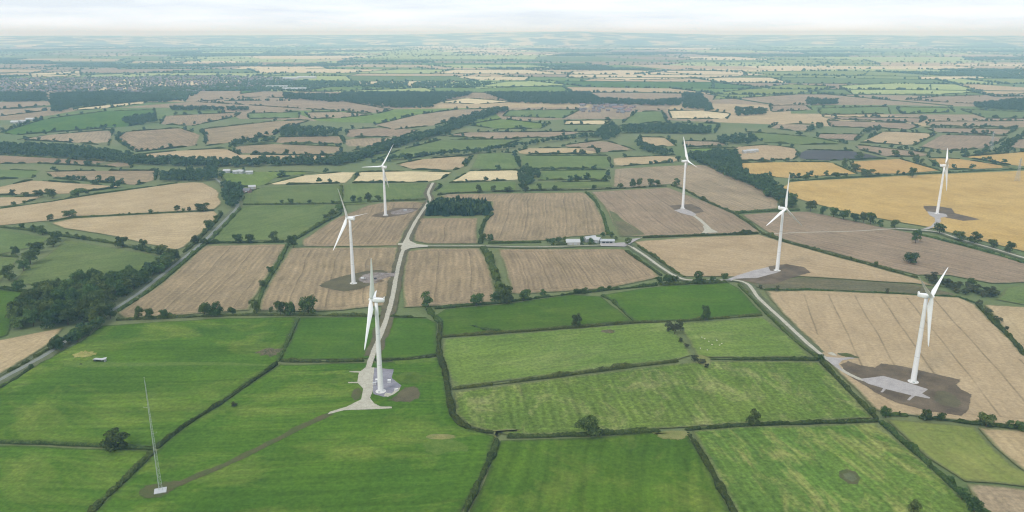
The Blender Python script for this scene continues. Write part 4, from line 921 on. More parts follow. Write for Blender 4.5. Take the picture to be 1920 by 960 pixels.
row('along the far hedge of the big golden field', [(1510, 337, 15, 9), (1530, 335, 7, 6), (1567, 333, 17, 10), (1586, 331, 9, 6), (1627, 331, 26, 13), (1645, 330, 10, 6), (1683, 328, 6, 8), (1694, 328, 6, 6)], 'trees of the far golden hedge')
row('between the small golden fields', [(1583, 313, 15, 15), (1604, 323, 17, 15), (1611, 299, 18, 13), (1680, 294, 16, 12), (1717, 304, 14, 14), (1728, 307, 8, 9), (1751, 313, 9, 9)], 'trees between the small golden fields')
row('along the hedge below the tramlined wheat', [(1633, 778, 15, 14), (1660, 783, 19, 19), (1686, 780, 6, 9), (1737, 787, 21, 20), (1763, 788, 17, 14), (1849, 800, 33, 24), (1893, 803, 16, 15), (1914, 807, 22, 18)], 'trees below the tramlined wheat')
row('down the bushy hedge to the near right corner', [(1742, 878, 12, 15), (1781, 909, 15, 18), (1803, 938, 26, 22), (1712, 962, 26, 26), (1826, 962, 28, 26)], 'trees of the near right hedge')
row('along the far hedge of the brown stubble', [(898, 361, 14, 13), (924, 360, 12, 11), (952, 360, 18, 9), (985, 360, 13, 10), (1011, 358, 10, 13), (1040, 357, 12, 9), (1114, 355, 10, 8), (1163, 352, 13, 8), (1187, 351, 14, 15), (1198, 350, 12, 15), (1220, 349, 15, 13), (1232, 347, 13, 10), (1268, 349, 15, 14)], 'trees behind the brown stubble')
row('in the dark hedge right of the small stubble field', [(907, 450, 12, 12), (920, 453, 14, 14), (921, 489, 10, 11), (930, 517, 12, 14), (935, 532, 12, 14), (941, 549, 14, 16)], 'trees of the central dark hedges')
row('round the farm buildings', [(1027, 455, 9, 8), (1036, 456, 12, 9), (1047, 454, 14, 9), (1058, 452, 8, 8), (1091, 454, 9, 10), (1109, 457, 11, 10), (1130, 444, 10, 9), (1147, 445, 10, 10), (1155, 450, 8, 7), (1178, 460, 13, 13)], 'farm trees', 'bush')
row('behind the left turbines', [(528, 382, 8, 7), (545, 383, 12, 10), (580, 382, 9, 7), (625, 382, 9, 6), (662, 379, 11, 12), (675, 379, 10, 9), (690, 377, 16, 15), (709, 376, 13, 9), (640, 396, 22, 12), (625, 404, 18, 11), (612, 411, 14, 9)], 'trees behind the left turbines')
row('along the lane of scrub by the yellow-green meadow', [(1276, 642, 9, 8), (1288, 653, 11, 9), (1302, 677, 16, 11), (1316, 682, 14, 9), (1325, 690, 9, 8)], 'scrub by the yellow-green meadow', 'bush', 's')
row('in the grey scrub at the hedge corner', [(1254, 622, 15, 18), (1265, 627, 20, 22), (1276, 620, 13, 18)], 'grey scrub clump', 'bush', 's')
row('beside the diagonal hedge of the pinkish field', [(1595, 488, 5, 7), (1608, 492, 5, 5), (1641, 500, 10, 10), (1675, 510, 5, 5)], 'bushes of the diagonal hedge', 'bush')
one(439, 763, 12, 9, 'small round bush beside the long diagonal hedge', 's')
one(1540, 678, 15, 13, 'dark bush at the corner of the farm lane', 'b')
one(1820, 537, 18, 15, 'round tree standing up from the scrub belt')
one(1457, 547, 8, 11, 'small bush on the hedge below the turbine at the lane bend', 's')
one(1425, 542, 8, 8, 'small bush beside the bend of the lane', 's')
one(1663, 551, 8, 10, 'small bush on the hedge above the tramlined wheat', 's')
row('along the right side of the tramlined wheat', [(1836, 572, 12, 10), (1853, 590, 16, 12), (1870, 606, 18, 12), (1886, 620, 10, 9)], 'bushes right of the tramlined wheat', 'bush', 's')

wood('dark broadleaf tree packed into the big wood beside the left lane', 'trees of the big left wood', [(18, 612), (30, 585), (80, 556), (110, 548), (150, 537), (230, 525), (262, 530), (230, 556), (200, 585), (215, 604), (190, 610), (165, 600), (120, 613), (60, 622)], 12.0, (13, 24), (12, 23))
belt('dark tree in the leafy strip between the wood and the left lane', 'trees beside the left lane', [(225, 552), (262, 536), (300, 510), (322, 490)], 16, 8, (12, 18), (12, 18))
belt('dark tree in the leafy strip below the big wood', 'trees below the big left wood', [(180, 612), (158, 628), (130, 645), (108, 655)], 11, 6.0, (10, 14), (9, 13))
wood('narrow dark conifer in the plantation block beside the gravel track', 'conifers of the plantation block', [(803, 404), (806, 393), (822, 385), (912, 386), (919, 395), (911, 404), (860, 405)], 6.6, (10, 13.5), (12, 18), 'c', .45)
wood('dark tree in the diagonal wood behind the turbine right of centre', 'trees of the diagonal wood', [(1288, 296), (1330, 290), (1382, 290), (1385, 316), (1400, 332), (1450, 343), (1452, 356), (1475, 369), (1490, 392), (1464, 386), (1424, 358), (1362, 330), (1327, 312), (1300, 303)], 13, (14, 21), (12, 17))
wood('low tree in the scrub belt right of the tramlined wheat', 'trees of the scrub belt', [(1725, 524), (1747, 519), (1780, 532), (1847, 540), (1880, 552), (1865, 562), (1800, 552), (1747, 533)], 8.5, (7, 12), (4.5, 8), 's')
wood('dark tree in the clump where the left lane meets the farther fields', 'trees of the lane-end clump', [(415, 352), (432, 348), (455, 354), (452, 386), (432, 392), (420, 374)], 12, (10, 16), (9, 14))
belt('dark tree in the long level belt beyond the left fields', 'trees of the level belt', [(250, 304), (300, 307), (417, 311), (520, 308), (640, 307)], 46, 12, (15, 23), (13, 19))
wood('dark tree in the long wood at the far left edge', 'trees of the far left wood', [(-60, 284), (0, 274), (60, 275), (160, 281), (247, 293), (245, 305), (150, 301), (0, 290), (-60, 292)], 15, (13, 20), (12, 17))
wood('dark tree in the wood above the pale wheat', 'trees of the wood above the pale wheat', [(297, 330), (330, 326), (405, 319), (412, 338), (384, 341), (300, 341)], 13, (11, 17), (10, 15))
belt('dark tree in the diagonal belt across the far fields', 'trees of the diagonal belt', [(636, 307), (700, 288), (740, 273), (823, 250), (880, 228), (940, 207)], 48, 13, (15, 23), (13, 18))
belt('dark tree in the belt beyond the central cream fields', 'trees beyond the cream fields', [(703, 305), (800, 293), (887, 288), (960, 277), (1040, 265), (1117, 256)], 16, 13, (12, 20), (10, 15))
wood('dark tree in the clump between the central green fields', 'trees of the central clump', [(975, 322), (985, 316), (1015, 328), (1010, 336), (990, 348), (975, 358)], 13, (10, 16), (9, 14))
wood('dark tree in the clump beyond the central fields', 'trees of the far central clump', [(1115, 259), (1125, 244), (1150, 232), (1162, 249), (1150, 263), (1125, 264)], 16, (12, 18), (11, 15))
wood('dark tree in the wood right of the central fields', 'trees right of the central fields', [(1190, 266), (1215, 276), (1262, 288), (1242, 293), (1200, 284)], 14, (11, 17), (10, 14))
belt('dark tree in the line beyond the small golden fields', 'trees beyond the small golden fields', [(1745, 287), (1780, 289), (1815, 290), (1850, 288), (1890, 283), (1875, 280), (1900, 265), (1925, 252)], 18, 16, (10, 16), (9, 15))
for px in ([(520, 258), (533, 240), (600, 242), (640, 247), (633, 256)], [(427, 278), (432, 270), (515, 262), (513, 266), (450, 274)], [(227, 226), (290, 216), (293, 230), (247, 238)], [(320, 203), (467, 205), (467, 208), (322, 208)], [(640, 170), (723, 174), (890, 176), (820, 194), (807, 203), (740, 203), (640, 191)], [(533, 177), (640, 180), (640, 192), (533, 186)], [(907, 175), (933, 168), (1103, 174), (1123, 187), (1223, 191), (1280, 187), (1273, 199), (1040, 196), (960, 193)], [(1280, 177), (1313, 177), (1330, 194), (1340, 209), (1280, 203)], [(1513, 187), (1570, 190), (1567, 197), (1513, 198)], [(1827, 197), (1920, 187), (1920, 209), (1830, 204)], [(95, 178), (200, 174), (330, 181), (320, 193), (270, 191), (137, 203), (100, 213)], [(0, 176), (87, 176), (90, 190), (0, 192)], [(1513, 246), (1530, 235), (1545, 236), (1525, 248)], [(1615, 250), (1640, 242), (1650, 246), (1625, 253)], [(1340, 262), (1400, 255), (1425, 262), (1400, 272), (1350, 270)], [(1160, 242), (1240, 236), (1330, 240), (1330, 252), (1170, 250)], [(1380, 205), (1440, 208), (1430, 216), (1380, 218)]):
    wood('dark tree in a small far wood', 'trees of the small far woods', px, 19, (14, 22), (11, 16))

def crown_arrays(seed, nleaf, size, nl=11, flat=1.0, shape='b'):
    r = np.random.default_rng(seed)
    if shape == 'c':
        z = 0.06 + 0.94 * r.random(nleaf) ** 1.25; rad = 0.5 * (1.02 - z) ** 0.85 * r.uniform(.55, 1.12, nleaf); th = r.uniform(0, 2 * np.pi, nleaf)
        cen = np.stack([rad * np.cos(th), rad * np.sin(th), z], 1); out = np.stack([np.cos(th), np.sin(th), np.full(nleaf, .55)], 1)
        sz = size * (1.25 - .75 * z)
    else:
        a = r.uniform(0, 2 * np.pi, nl); q = np.sqrt(r.random(nl)) * .34
        L = np.stack([q * np.cos(a), q * np.sin(a), r.uniform(.2, .78, nl) - q * .2], 1); R = r.uniform(.15, .24, nl)
        L[0] = (0, 0, .45); R[0] = .32
        k = r.integers(0, nl, nleaf); d = r.normal(size=(nleaf, 3)); d[:, 2] = np.abs(d[:, 2]) * .9 - .35 * r.random(nleaf); d /= np.linalg.norm(d, axis=1)[:, None]
        cen = L[k] + d * (R[k] * r.uniform(.72, 1.08, nleaf))[:, None] * np.array([1, 1, .92]); out = d; sz = size * r.uniform(.7, 1.3, nleaf)
        cen[:, 2] = np.maximum(cen[:, 2], .07)
        m = np.abs(cen[:, :2]).max(); cen[:, :2] *= .49 / m; cen[:, 2] = cen[:, 2] / cen[:, 2].max() * .98
    nrm = out + r.normal(size=(nleaf, 3)) * .28; nrm /= np.linalg.norm(nrm, axis=1)[:, None]
    t = np.cross(nrm, r.normal(size=(nleaf, 3))); t /= np.linalg.norm(t, axis=1)[:, None]; b = np.cross(nrm, t)
    s = sz[:, None] if np.ndim(sz) else size
    V = np.stack([cen + t * s, cen + b * s * .8, cen - t * s, cen - b * s * .8], 1).reshape(-1, 3)
    F = np.arange(nleaf * 4).reshape(-1, 4)
    return V, F
def trunk_mesh(seed):
    r = random.Random(seed); mb = MB()
    mb.tube((0, 0, -.01), (r.uniform(-.02, .02), r.uniform(-.02, .02), .34), .035, .024, 7)
    for k in range(4):
        a = k * 1.57 + r.uniform(-.5, .5); z = r.uniform(.24, .34)
        mb.tube((0, 0, z), (.2 * math.cos(a), .2 * math.sin(a), z + r.uniform(.15, .3)), .016, .005, 5)
    return mb.mesh('trunk')
CROWN = {'b': [], 's': [], 'c': []}; TRUNK = {'b': [], 's': [], 'c': []}
for i in range(7):
    me = npmesh('crown', *crown_arrays(10 + i, 1700, .037, 17)); me.materials.append(M['tree_leaves']); CROWN['b'].append(me)
    tm = trunk_mesh(i); tm.materials.append(M['bark']); TRUNK['b'].append(tm)
for i in range(4):
    me = npmesh('crown', *crown_arrays(40 + i, 900, .042, 10)); me.materials.append(M['scrub_leaves']); CROWN['s'].append(me); TRUNK['s'].append(TRUNK['b'][i])
for i in range(4):
    me = npmesh('crown', *crown_arrays(60 + i, 700, .06, 8, shape='c')); me.materials.append(M['conifer_needles']); CROWN['c'].append(me)
    tm = MB().tube((0, 0, -.01), (0, 0, .85), .03, .005, 6).mesh('trunk'); tm.materials.append(M['bark']); TRUNK['c'].append(tm)
TNAME = {'b': 'broadleaf_tree', 's': 'bush', 'c': 'conifer'}; TCAT = {'b': 'tree', 's': 'bush', 'c': 'conifer'}

LIMIT = 300
def apparent(t): return t[1] * FOC / math.sqrt(t[0].x ** 2 + t[0].y ** 2 + CAMH ** 2)
def in_view(t):
    return abs(t[0].x) * FOC < 960 * (t[0].y * CP + CAMH * SP) * 1.01
cand = sorted(TREES, key=lambda t: (not t[6], not in_view(t), -apparent(t)))
cnt = {'b': 0, 's': 0, 'c': 0}; REST = []
for t in cand:
    p, w, h, kind, label, group, keep = t
    if cnt[kind] >= (LIMIT if kind == 'b' else 110) or not in_view(t) or apparent(t) < 5.0 and not keep: REST.append(t); continue
    i = cnt[kind]; cnt[kind] += 1
    root = empty(TNAME[kind], (p.x, p.y, 0.0), random.uniform(0, 6.28)); setp(root, label, TCAT[kind], group)
    sx = random.uniform(.92, 1.08)
    for nm, pool in (('crown', CROWN), ('trunk', TRUNK)):
        me = pool[kind][i % len(pool[kind])]
        o = bpy.data.objects.new(nm, me); C.objects.link(o); o.parent = root; o.scale = (w * sx, w / sx, h)
print('TREES individual', cnt, 'rest', len(REST))

def scatter_mesh(name, items, protos, mat, label):
    """many far trees joined into one mesh"""
    Vs = []; Fs = []; off = 0
    for i, (x, y, w, h) in enumerate(items):
        V, F = protos[i % len(protos)]; a = (i * 2.399) % 6.283; ca, sa = math.cos(a), math.sin(a)
        Q = np.empty_like(V); Q[:, 0] = (V[:, 0] * ca - V[:, 1] * sa) * w + x; Q[:, 1] = (V[:, 0] * sa + V[:, 1] * ca) * w + y; Q[:, 2] = V[:, 2] * h
        Vs.append(Q); Fs.append(F + off); off += len(V)
    me = npmesh(name, np.concatenate(Vs), np.concatenate(Fs))
    setp(link(name, me, M[mat]), label, kind='stuff')
lite = [crown_arrays(80 + i, 190, .105, 9) for i in range(6)]
lc = [crown_arrays(95 + i, 90, .12, 8, shape='c') for i in range(3)]
scatter_mesh('far_trees', [(t[0].x, t[0].y, t[1], t[2]) for t in REST], lite, 'distant_leaves', 'mass of far hedgerow and woodland trees')
def blob(seed):
    r = np.random.default_rng(seed); g = (1 + 5 ** .5) / 2
    V = np.array([(-1, g, 0), (1, g, 0), (-1, -g, 0), (1, -g, 0), (0, -1, g), (0, 1, g), (0, -1, -g), (0, 1, -g), (g, 0, -1), (g, 0, 1), (-g, 0, -1), (-g, 0, 1)], float) / 1.9
    V *= r.uniform(.65, 1.1, (12, 1)); V = V * .5; V[:, 2] = V[:, 2] + .45
    F = np.array([(0, 11, 5), (0, 5, 1), (0, 1, 7), (0, 7, 10), (0, 10, 11), (1, 5, 9), (5, 11, 4), (11, 10, 2), (10, 7, 6), (7, 1, 8), (3, 9, 4), (3, 4, 2), (3, 2, 6), (3, 6, 8), (3, 8, 9), (4, 9, 5), (2, 4, 11), (6, 2, 10), (8, 6, 7), (9, 8, 1)])
    return V, F
CLEAR = []
def far_ok(x, y):
    if y < 2400 or abs(x) > .72 * y + 300: return False
    return not (y < 3350 and abs(x) < .7 * y)
FT = [t for t in TREES_FAR if far_ok(t[0], t[1])]
print('FAR TREES', len(FT), 'far hedges', len(HEDGES_FAR))
scatter_mesh('distant_woodland', FT, [blob(i) for i in range(8)], 'distant_leaves', 'blue-green distant woods and hedgerow trees towards the horizon')
def far_hedges():
    V = []; F = []
    for a, b in HEDGES_FAR:
        if not far_ok((a[0] + b[0]) / 2, (a[1] + b[1]) / 2): continue
        d = Vector((b[0] - a[0], b[1] - a[1], 0)); L = d.length
        if L < 5: continue
        s = Vector((-d.y, d.x, 0)) / L * 3.0; n = len(V)
        for p in (a, b): V += [(p[0] + s.x, p[1] + s.y, -.2), (p[0] + s.x * .5, p[1] + s.y * .5, 3.2), (p[0] - s.x * .5, p[1] - s.y * .5, 3.2), (p[0] - s.x, p[1] - s.y, -.2)]
        F += [(n, n + 1, n + 5, n + 4), (n + 1, n + 2, n + 6, n + 5), (n + 2, n + 3, n + 7, n + 6)]
    setp(link('distant_hedges', npmesh('distant_hedges', np.array(V), np.array(F)), M['distant_leaves']), 'dark hedge lines between the distant fields', kind='stuff')
far_hedges()

# ------------------------------------------------------------------ wind turbines
HUBH, BLADE, TILT = 78.0, 41.0, math.radians(6)
def tower_mesh(h):
    mb = MB(); prof = [(2.3, 0)]
    prof += [(2.3 - .95 * k / 8, (h - 1.9) * k / 8) for k in range(1, 9)]
    return mb.lathe(prof, 32).mesh('tower', True)
def nacelle_mesh():
    # axis along local +X (towards the rotor), tapered and rounded box with a cooler top at the rear
    bm = bmesh.new(); secs = [(-6.6, 1.15, -.9, 1.55), (-6.2, 1.5, -1.35, 1.85), (-2.0, 1.8, -1.75, 1.95), (1.2, 1.8, -1.7, 1.9), (2.2, 1.55, -1.5, 1.6), (2.55, 1.3, -1.25, 1.35)]
    rings = []
    for x, w, z0, z1 in secs:
        ring = []
        for i in range(20):
            t = 2 * math.pi * i / 20; c, s = math.cos(t), math.sin(t)
            y = w * math.copysign(abs(c) ** .5, c); z = (z0 + z1) / 2 + (z1 - z0) / 2 * math.copysign(abs(s) ** .5, s); ring.append(bm.verts.new((x, y, z)))
        rings.append(ring)
    for a, b in zip(rings[:-1], rings[1:]):
        for i in range(20): bm.faces.new((a[i], a[(i + 1) % 20], b[(i + 1) % 20], b[i]))
    bm.faces.new(list(reversed(rings[0]))); bm.faces.new(rings[-1])
    bmesh.ops.recalc_face_normals(bm, faces=bm.faces)
    me = bpy.data.meshes.new('nacelle'); bm.to_mesh(me); bm.free()
    me.polygons.foreach_set('use_smooth', [True] * len(me.polygons)); return me
def hub_mesh():
    mb = MB(); v = []; n = 20; prof = [(1.3, 2.56), (1.55, 2.9), (1.62, 3.8), (1.5, 4.6), (1.15, 5.3), (.6, 5.75), (.05, 5.9)]; f = []
    for r, x in prof:
        for i in range(n): t = 2 * math.pi * i / n; v.append((x, r * math.cos(t), r * math.sin(t)))
    for k in range(len(prof) - 1):
        for i in range(n): f.append((k * n + i, (k * n + (i + 1) % n), (k + 1) * n + (i + 1) % n, (k + 1) * n + i))
    f.append(tuple(reversed(range(n)))); f.append(tuple(range((len(prof) - 1) * n, len(prof) * n)))
    return mb.add(v, f).mesh('hub', True)
def blade_mesh():
    # span along +Z from the hub centre, chord along Y, thickness along X
    st = [(0.8, 1.0, 1.0, 0, 1), (2.2, 1.0, 1.0, 0, 1), (4.5, 1.35, .8, 12, .6), (8.0, 1.62, .5, 11, 0), (12, 1.45, .38, 8, 0), (20, 1.08, .25, 4, 0), (29, .74, .15, 2, 0), (36, .5, .09, 0, 0), (39.8, .32, .05, 0, 0), (41, .08, .02, 0, 0)]
    v = []; f = []; n = 16
    for z, ch, th, tw, rd in st:
        ca, sa = math.cos(math.radians(tw)), math.sin(math.radians(tw))
        ch *= 1.28; th *= 1.15
        for i in range(n):
            t = 2 * math.pi * i / n; c, s = math.cos(t), math.sin(t)
            y = ch * c + (1 - rd) * ch * .35; x = th * s * (1 - (1 - rd) * .45 * (1 - c) / 2 * 0 - (1 - rd) * .3 * c)
            v.append((x * ca - y * sa + .0006 * z * z, x * sa + y * ca, z))
    for k in range(len(st) - 1):
        for i in range(n): f.append((k * n + i, k * n + (i + 1) % n, (k + 1) * n + (i + 1) % n, (k + 1) * n + i))
    f.append(tuple(reversed(range(n)))); f.append(tuple(range((len(st) - 1) * n, len(st) * n)))
    return pymesh('blade', v, f, True)
TM, NM, HM, BM = {}, nacelle_mesh(), hub_mesh(), blade_mesh()
for me in (NM, HM, BM): me.materials.append(M['turbine_white'])
COOL = MB().prism([(-6.4, 1.6), (-6.5, 2.9), (-5.9, 2.9), (-5.3, 1.7)], -1.2, 1.2).mesh('cooler'); COOL.materials.append(M['turbine_white'])
SENS = MB().tube((-5.0, 0, 1.8), (-5.0, 0, 3.4), .05).tube((-5.0, -.5, 3.3), (-5.0, .5, 3.3), .04).mesh('wind_sensor'); SENS.materials.append(M['turbine_grey'])
def turbine(base, yaw, phase, label, hub=HUBH, door_az=200):
    g = gnd(*base); root = empty('wind_turbine', (g.x, g.y, 0)); setp(root, label, 'wind turbine', 'wind turbines among the fields')
    if hub not in TM: TM[hub] = tower_mesh(hub); TM[hub].materials.append(M['turbine_white'])
    link('foundation', MB().lathe([(4.2, .3), (4.2, ZP + .22), (3.9, ZP + .3), (2.3, ZP + .3)], 32).mesh('foundation'), M['concrete'], root)
    tw = link('tower', TM[hub], (), root, (0, 0, ZP + .3)); tw.scale.z = (hub - ZP - .3) / hub
    for fz in (.3, .64): link('joint', MB().lathe([(2.3 - .95 * fz - .02, hub * fz - .14), (2.3 - .95 * fz + .05, hub * fz - .1), (2.3 - .95 * fz + .05, hub * fz + .1), (2.3 - .95 * fz - .02, hub * fz + .14)], 32).mesh('joint'), M['turbine_grey'], tw)
    a = math.radians(door_az); dx, dy = math.sin(a), math.cos(a)
    dr = MB().box(-.45, .45, -.06, .1, .7, 2.8).build('door', M['turbine_grey'], tw); dr.location = (dx * 2.1, dy * 2.1, 0); dr.rotation_euler.z = math.atan2(dy, dx) + math.pi / 2
    stp = MB(); [stp.box(-.8, .8, .05 + k * .3, .35 + k * .3, 0, .75 - k * .22) for k in range(3)]
    so = stp.build('steps', M['galvanised'], root); so.location = (dx * 2.15, dy * 2.15, ZP + .3); so.rotation_euler.z = math.atan2(dy, dx) - math.pi / 2
    y = math.radians(yaw); head = math.pi / 2 - y       # yaw is the compass bearing the rotor faces
    f0 = Vector((math.sin(y), math.cos(y), 0)); zz = Vector((0, 0, 1)); side = Vector((math.cos(y), -math.sin(y), 0))
    ax = f0 * math.cos(TILT) + zz * math.sin(TILT); up = zz * math.cos(TILT) - f0 * math.sin(TILT)
    def orient(o, off=0.0):
        o.rotation_mode = 'QUATERNION'
        from mathutils import Matrix
        m = Matrix((ax, -side, up)).transposed(); o.rotation_quaternion = m.to_quaternion(); o.location = zz * hub + ax * off
    nc = link('nacelle', NM, (), root); orient(nc)
    link('cooler', COOL, (), nc); link('wind_sensor', SENS, (), nc)
    hb = link('hub', HM, (), root); orient(hb)
    for k in range(3):
        q = math.radians(phase + 120 * k); d = up * math.cos(q) + side * math.sin(q); tg = ax.cross(d)
        b = link('blade', BM, (), root); b.rotation_mode = 'QUATERNION'
        from mathutils import Matrix
        b.rotation_quaternion = Matrix((ax, -tg, d)).transposed().to_quaternion() if Matrix((ax, -tg, d)).determinant() > 0 else Matrix((ax, tg, d)).transposed().to_quaternion()
        b.rotation_quaternion = b.rotation_quaternion @ Quaternion((0, 0, 1), math.radians(68))      # parked: blades feathered
        b.location = zz * hub + ax * 3.8
    return root
turbine((714, 735), 267, 100, 'nearest white wind turbine, beside the splayed gravel track in the green pasture', 79)
turbine((663, 532), 296, 96, 'white wind turbine on the olive soil left of the gravel track')
turbine((723, 404), 309, 37, 'farther left white wind turbine behind the dark stubble')
turbine((1280, 391), 82, 97, 'white wind turbine in the brown stubble right of centre', 79)
turbine((1457, 508), 144, 113, 'white wind turbine on the gravel pad beside the lane bend')
turbine((1757, 401), 117, 66, 'farthest right white wind turbine in the big golden field')
turbine((1712, 717), 135, 55, 'large white wind turbine on the dark soil among the tramlines', 76)

# ------------------------------------------------------------------ lattice mast
def mast():
    g = gnd(301, 922); root = empty('lattice_mast', (g.x, g.y, 0), math.radians(20)); setp(root, 'slender grey lattice mast on a white pad in the near left pasture', 'mast')
    MB().box(-3.6, 3.6, -3.0, 3.0, .3, ZP + .45).build('base_slab', M['roof_white'], root)
    Hm, n = 76.0, 3; z0 = ZP + .45
    rad = lambda z: 1.2 * (1 - z / Hm) + .16
    P = lambda k, z: Vector((rad(z) * math.cos(2 * math.pi * k / n), rad(z) * math.sin(2 * math.pi * k / n), z0 + z))
    for k in range(n): MB().tube(P(k, 0), P(k, Hm), .10, .06, 6).build('leg', M['galvanised'], root)
    br = MB(); z = 0.0; i = 0
    while z < Hm - 1:
        st = 2.4 if z < 30 else 1.7; z2 = min(z + st, Hm)
        for k in range(n):
            a, b = (k, (k + 1) % n) if i % 2 else ((k + 1) % n, k)
            br.tube(P(a, z), P(b, z2), .045, None, 4); br.tube(P(k, z2), P((k + 1) % n, z2), .04, None, 4)
        z = z2; i += 1
    setp(br.build('bracing', M['galvanised'], root), kind='stuff')
    MB().tube((0, 0, z0 + Hm - .5), (0, 0, z0 + Hm + 2.2), .05).tube((-.5, 0, z0 + Hm + 2.1), (.5, 0, z0 + Hm + 2.1), .04).build('wind_sensor', M['turbine_grey'], root)
    for hz, s in ((40, 1), (58, -1)): MB().tube((0, 0, z0 + hz), (2.6 * s, .4, z0 + hz), .05).tube((2.6 * s, .4, z0 + hz), (2.6 * s, .4, z0 + hz + .8), .05).build('boom', M['turbine_grey'], root)
mast()

# ------------------------------------------------------------------ electricity pylons
def pylon(px, label, H=46.0, rz=0.5):
    g = gnd(*px); root = empty('electricity_pylon', (g.x, g.y, 0), rz); setp(root, label, 'pylon', 'electricity pylons at the right edge')
    def half(z): return 3.6 * (1 - z / 30) + 1.0 * (z / 30) if z < 30 else 1.0 - .6 * (z - 30) / (H - 30)
    P = lambda sx, sy, z: Vector((sx * half(z), sy * half(z), z))
    cs = [(-1, -1), (1, -1), (1, 1), (-1, 1)]; zs = [0, 7, 13, 18.5, 23, 27, 30, 33.5, 37, 40.5, H]
    for c in cs:
        mb = MB(); [mb.tube(P(*c, a), P(*c, b), .16, None, 4) for a, b in zip(zs[:-1], zs[1:])]; mb.build('leg', M['pylon_steel'], root)
    br = MB()
    for a, b in zip(zs[:-1], zs[1:]):
        for i in range(4):
            c, d = cs[i], cs[(i + 1) % 4]; br.tube(P(*c, a), P(*d, b), .09, None, 4); br.tube(P(*d, a), P(*c, b), .09, None, 4); br.tube(P(*c, b), P(*d, b), .08, None, 4)
    setp(br.build('bracing', M['pylon_steel'], root), kind='stuff')
    for z, w in ((30, 6.5), (36, 8.0), (41, 5.5)):
        mb = MB()
        for s in (-1, 1):
            tip = Vector((s * w, 0, z))
            for sy in (-1, 1): mb.tube(P(s, sy, z), tip, .1, None, 4); mb.tube(P(s, sy, z + 1.8), tip, .1, None, 4)
            mb.tube(tip, tip - Vector((0, 0, 2.2)), .12, None, 5)
        mb.build('cross_arm', M['pylon_steel'], root)
pylon((1907, 340), 'faint steel lattice pylon at the right edge of the big golden field')
pylon((1858, 281), 'fainter steel lattice pylon beyond the small golden fields', 46, 0.4)

# ------------------------------------------------------------------ farm buildings, shelter, houses
def shed(px, w, d, h, rz, roofm, wallm, label, cat='shed', pitch=.28, doors=1, name='farm_shed', group=None, opening=False):
    g = gnd(*px); root = empty(name, (g.x, g.y, 0), rz); setp(root, label, cat, group)
    MB().box(-w / 2, w / 2, -d / 2, d / 2, 0, h).build('wall', M[wallm], root)
    rh = d / 2 * pitch * 2; e = .35
    rf = MB()
    for s in (-1, 1):
        rf.prism([(s * (d / 2 + e), h - e * pitch * 2), (s * (d / 2 + e), h - e * pitch * 2 + .18), (0, h + rh + .18), (0, h + rh)] if s > 0 else [(0, h + rh), (0, h + rh + .18), (s * (d / 2 + e), h - e * pitch * 2 + .18), (s * (d / 2 + e), h - e * pitch * 2)], -w / 2 - e, w / 2 + e)
    ro = rf.build('roof', M[roofm], root); ro.rotation_euler.z = math.pi / 2
    gb = MB()
    for s in (-1, 1): gb.add([(s * w / 2, -d / 2, h), (s * w / 2, d / 2, h), (s * w / 2, 0, h + rh)], [(0, 1, 2)])
    gb.build('gable', M[wallm], root)
    for k in range(doors):
        x = (k + 1) * w / (doors + 1) - w / 2; dw = min(4.0, w / (doors + 1) * .8)
        MB().box(x - dw / 2, x + dw / 2, -d / 2 - .06, -d / 2 + .02, .05, h * .78).build('door', M['dark_opening' if opening else 'turbine_grey'], root)
    return root
shed((1074, 458), 19, 11, 4.2, .02, 'roof_white', 'wall_render', 'white-roofed farm shed, leftmost of the farm buildings', 'barn', .3, 2)
shed((1106, 452), 17, 9, 4.6, .45, 'roof_white', 'wall_cladding', 'pale-roofed barn behind the farmyard trees', 'barn', .32, 2)
shed((1117, 454), 13, 10, 4.4, -.5, 'roof_white', 'wall_cladding', 'pale-roofed barn angled beside the long dark-fronted shed', 'barn', .32, 2)
shed((1138, 455), 20, 9, 3.4, .0, 'roof_grey', 'wall_cladding', 'long blue-grey shed with a dark open front at the right of the farm', 'barn', .2, 3, opening=True)
patch('farm_yard', 'gravel_pad', [(1124, 457), (1150, 456), (1172, 455), (1180, 449), (1205, 446), (1192, 452), (1180, 459), (1172, 463), (1126, 462)], ZP + .064, 'pale concrete yard beside the farm buildings')
for i, (p, w, d, r) in enumerate([((426, 324), 14, 11, 0.1), ((442, 325.5), 11, 10, .5), ((453, 325), 13, 11, -.4), ((468, 326.5), 14, 9, .2)]):
    shed(p, w, d, 5, r, 'roof_white', 'wall_cladding', ORD[i] + ' pale shed from the left in the far farm below the level tree belt', 'shed', .25, 1, group='pale sheds below the level belt')
shed((473, 354), 13, 9, 4.5, .3, 'roof_white', 'wall_render', 'small white-roofed building by the trees at the lane end', 'shed')
shed((464, 361), 14, 9, 4.5, -.3, 'roof_slate', 'wall_brick', 'small dark-roofed house by the trees at the lane end', 'house', .4, 1)
for i, (p, w) in enumerate([((1396, 287), 9), ((1406, 286), 16), ((1414, 285), 18)]):
    shed(p, w, 11, 5, .08, 'roof_white', 'wall_render', ORD[i] + ' white shed from the left in the far farm behind the golden field', 'shed', .25, 1, group='white sheds of the far right farm')
for i, (p, w, rm) in enumerate([((29, 231), 24, 'roof_white'), ((44, 230), 20, 'roof_grey'), ((57, 226), 24, 'roof_white')]):
    shed(p, w, 15, 5, .05, rm, 'wall_cladding', ORD[i] + ' pale shed from the left in the farm by the far left green field', 'shed', .25, 1, group='pale sheds of the far left farm')
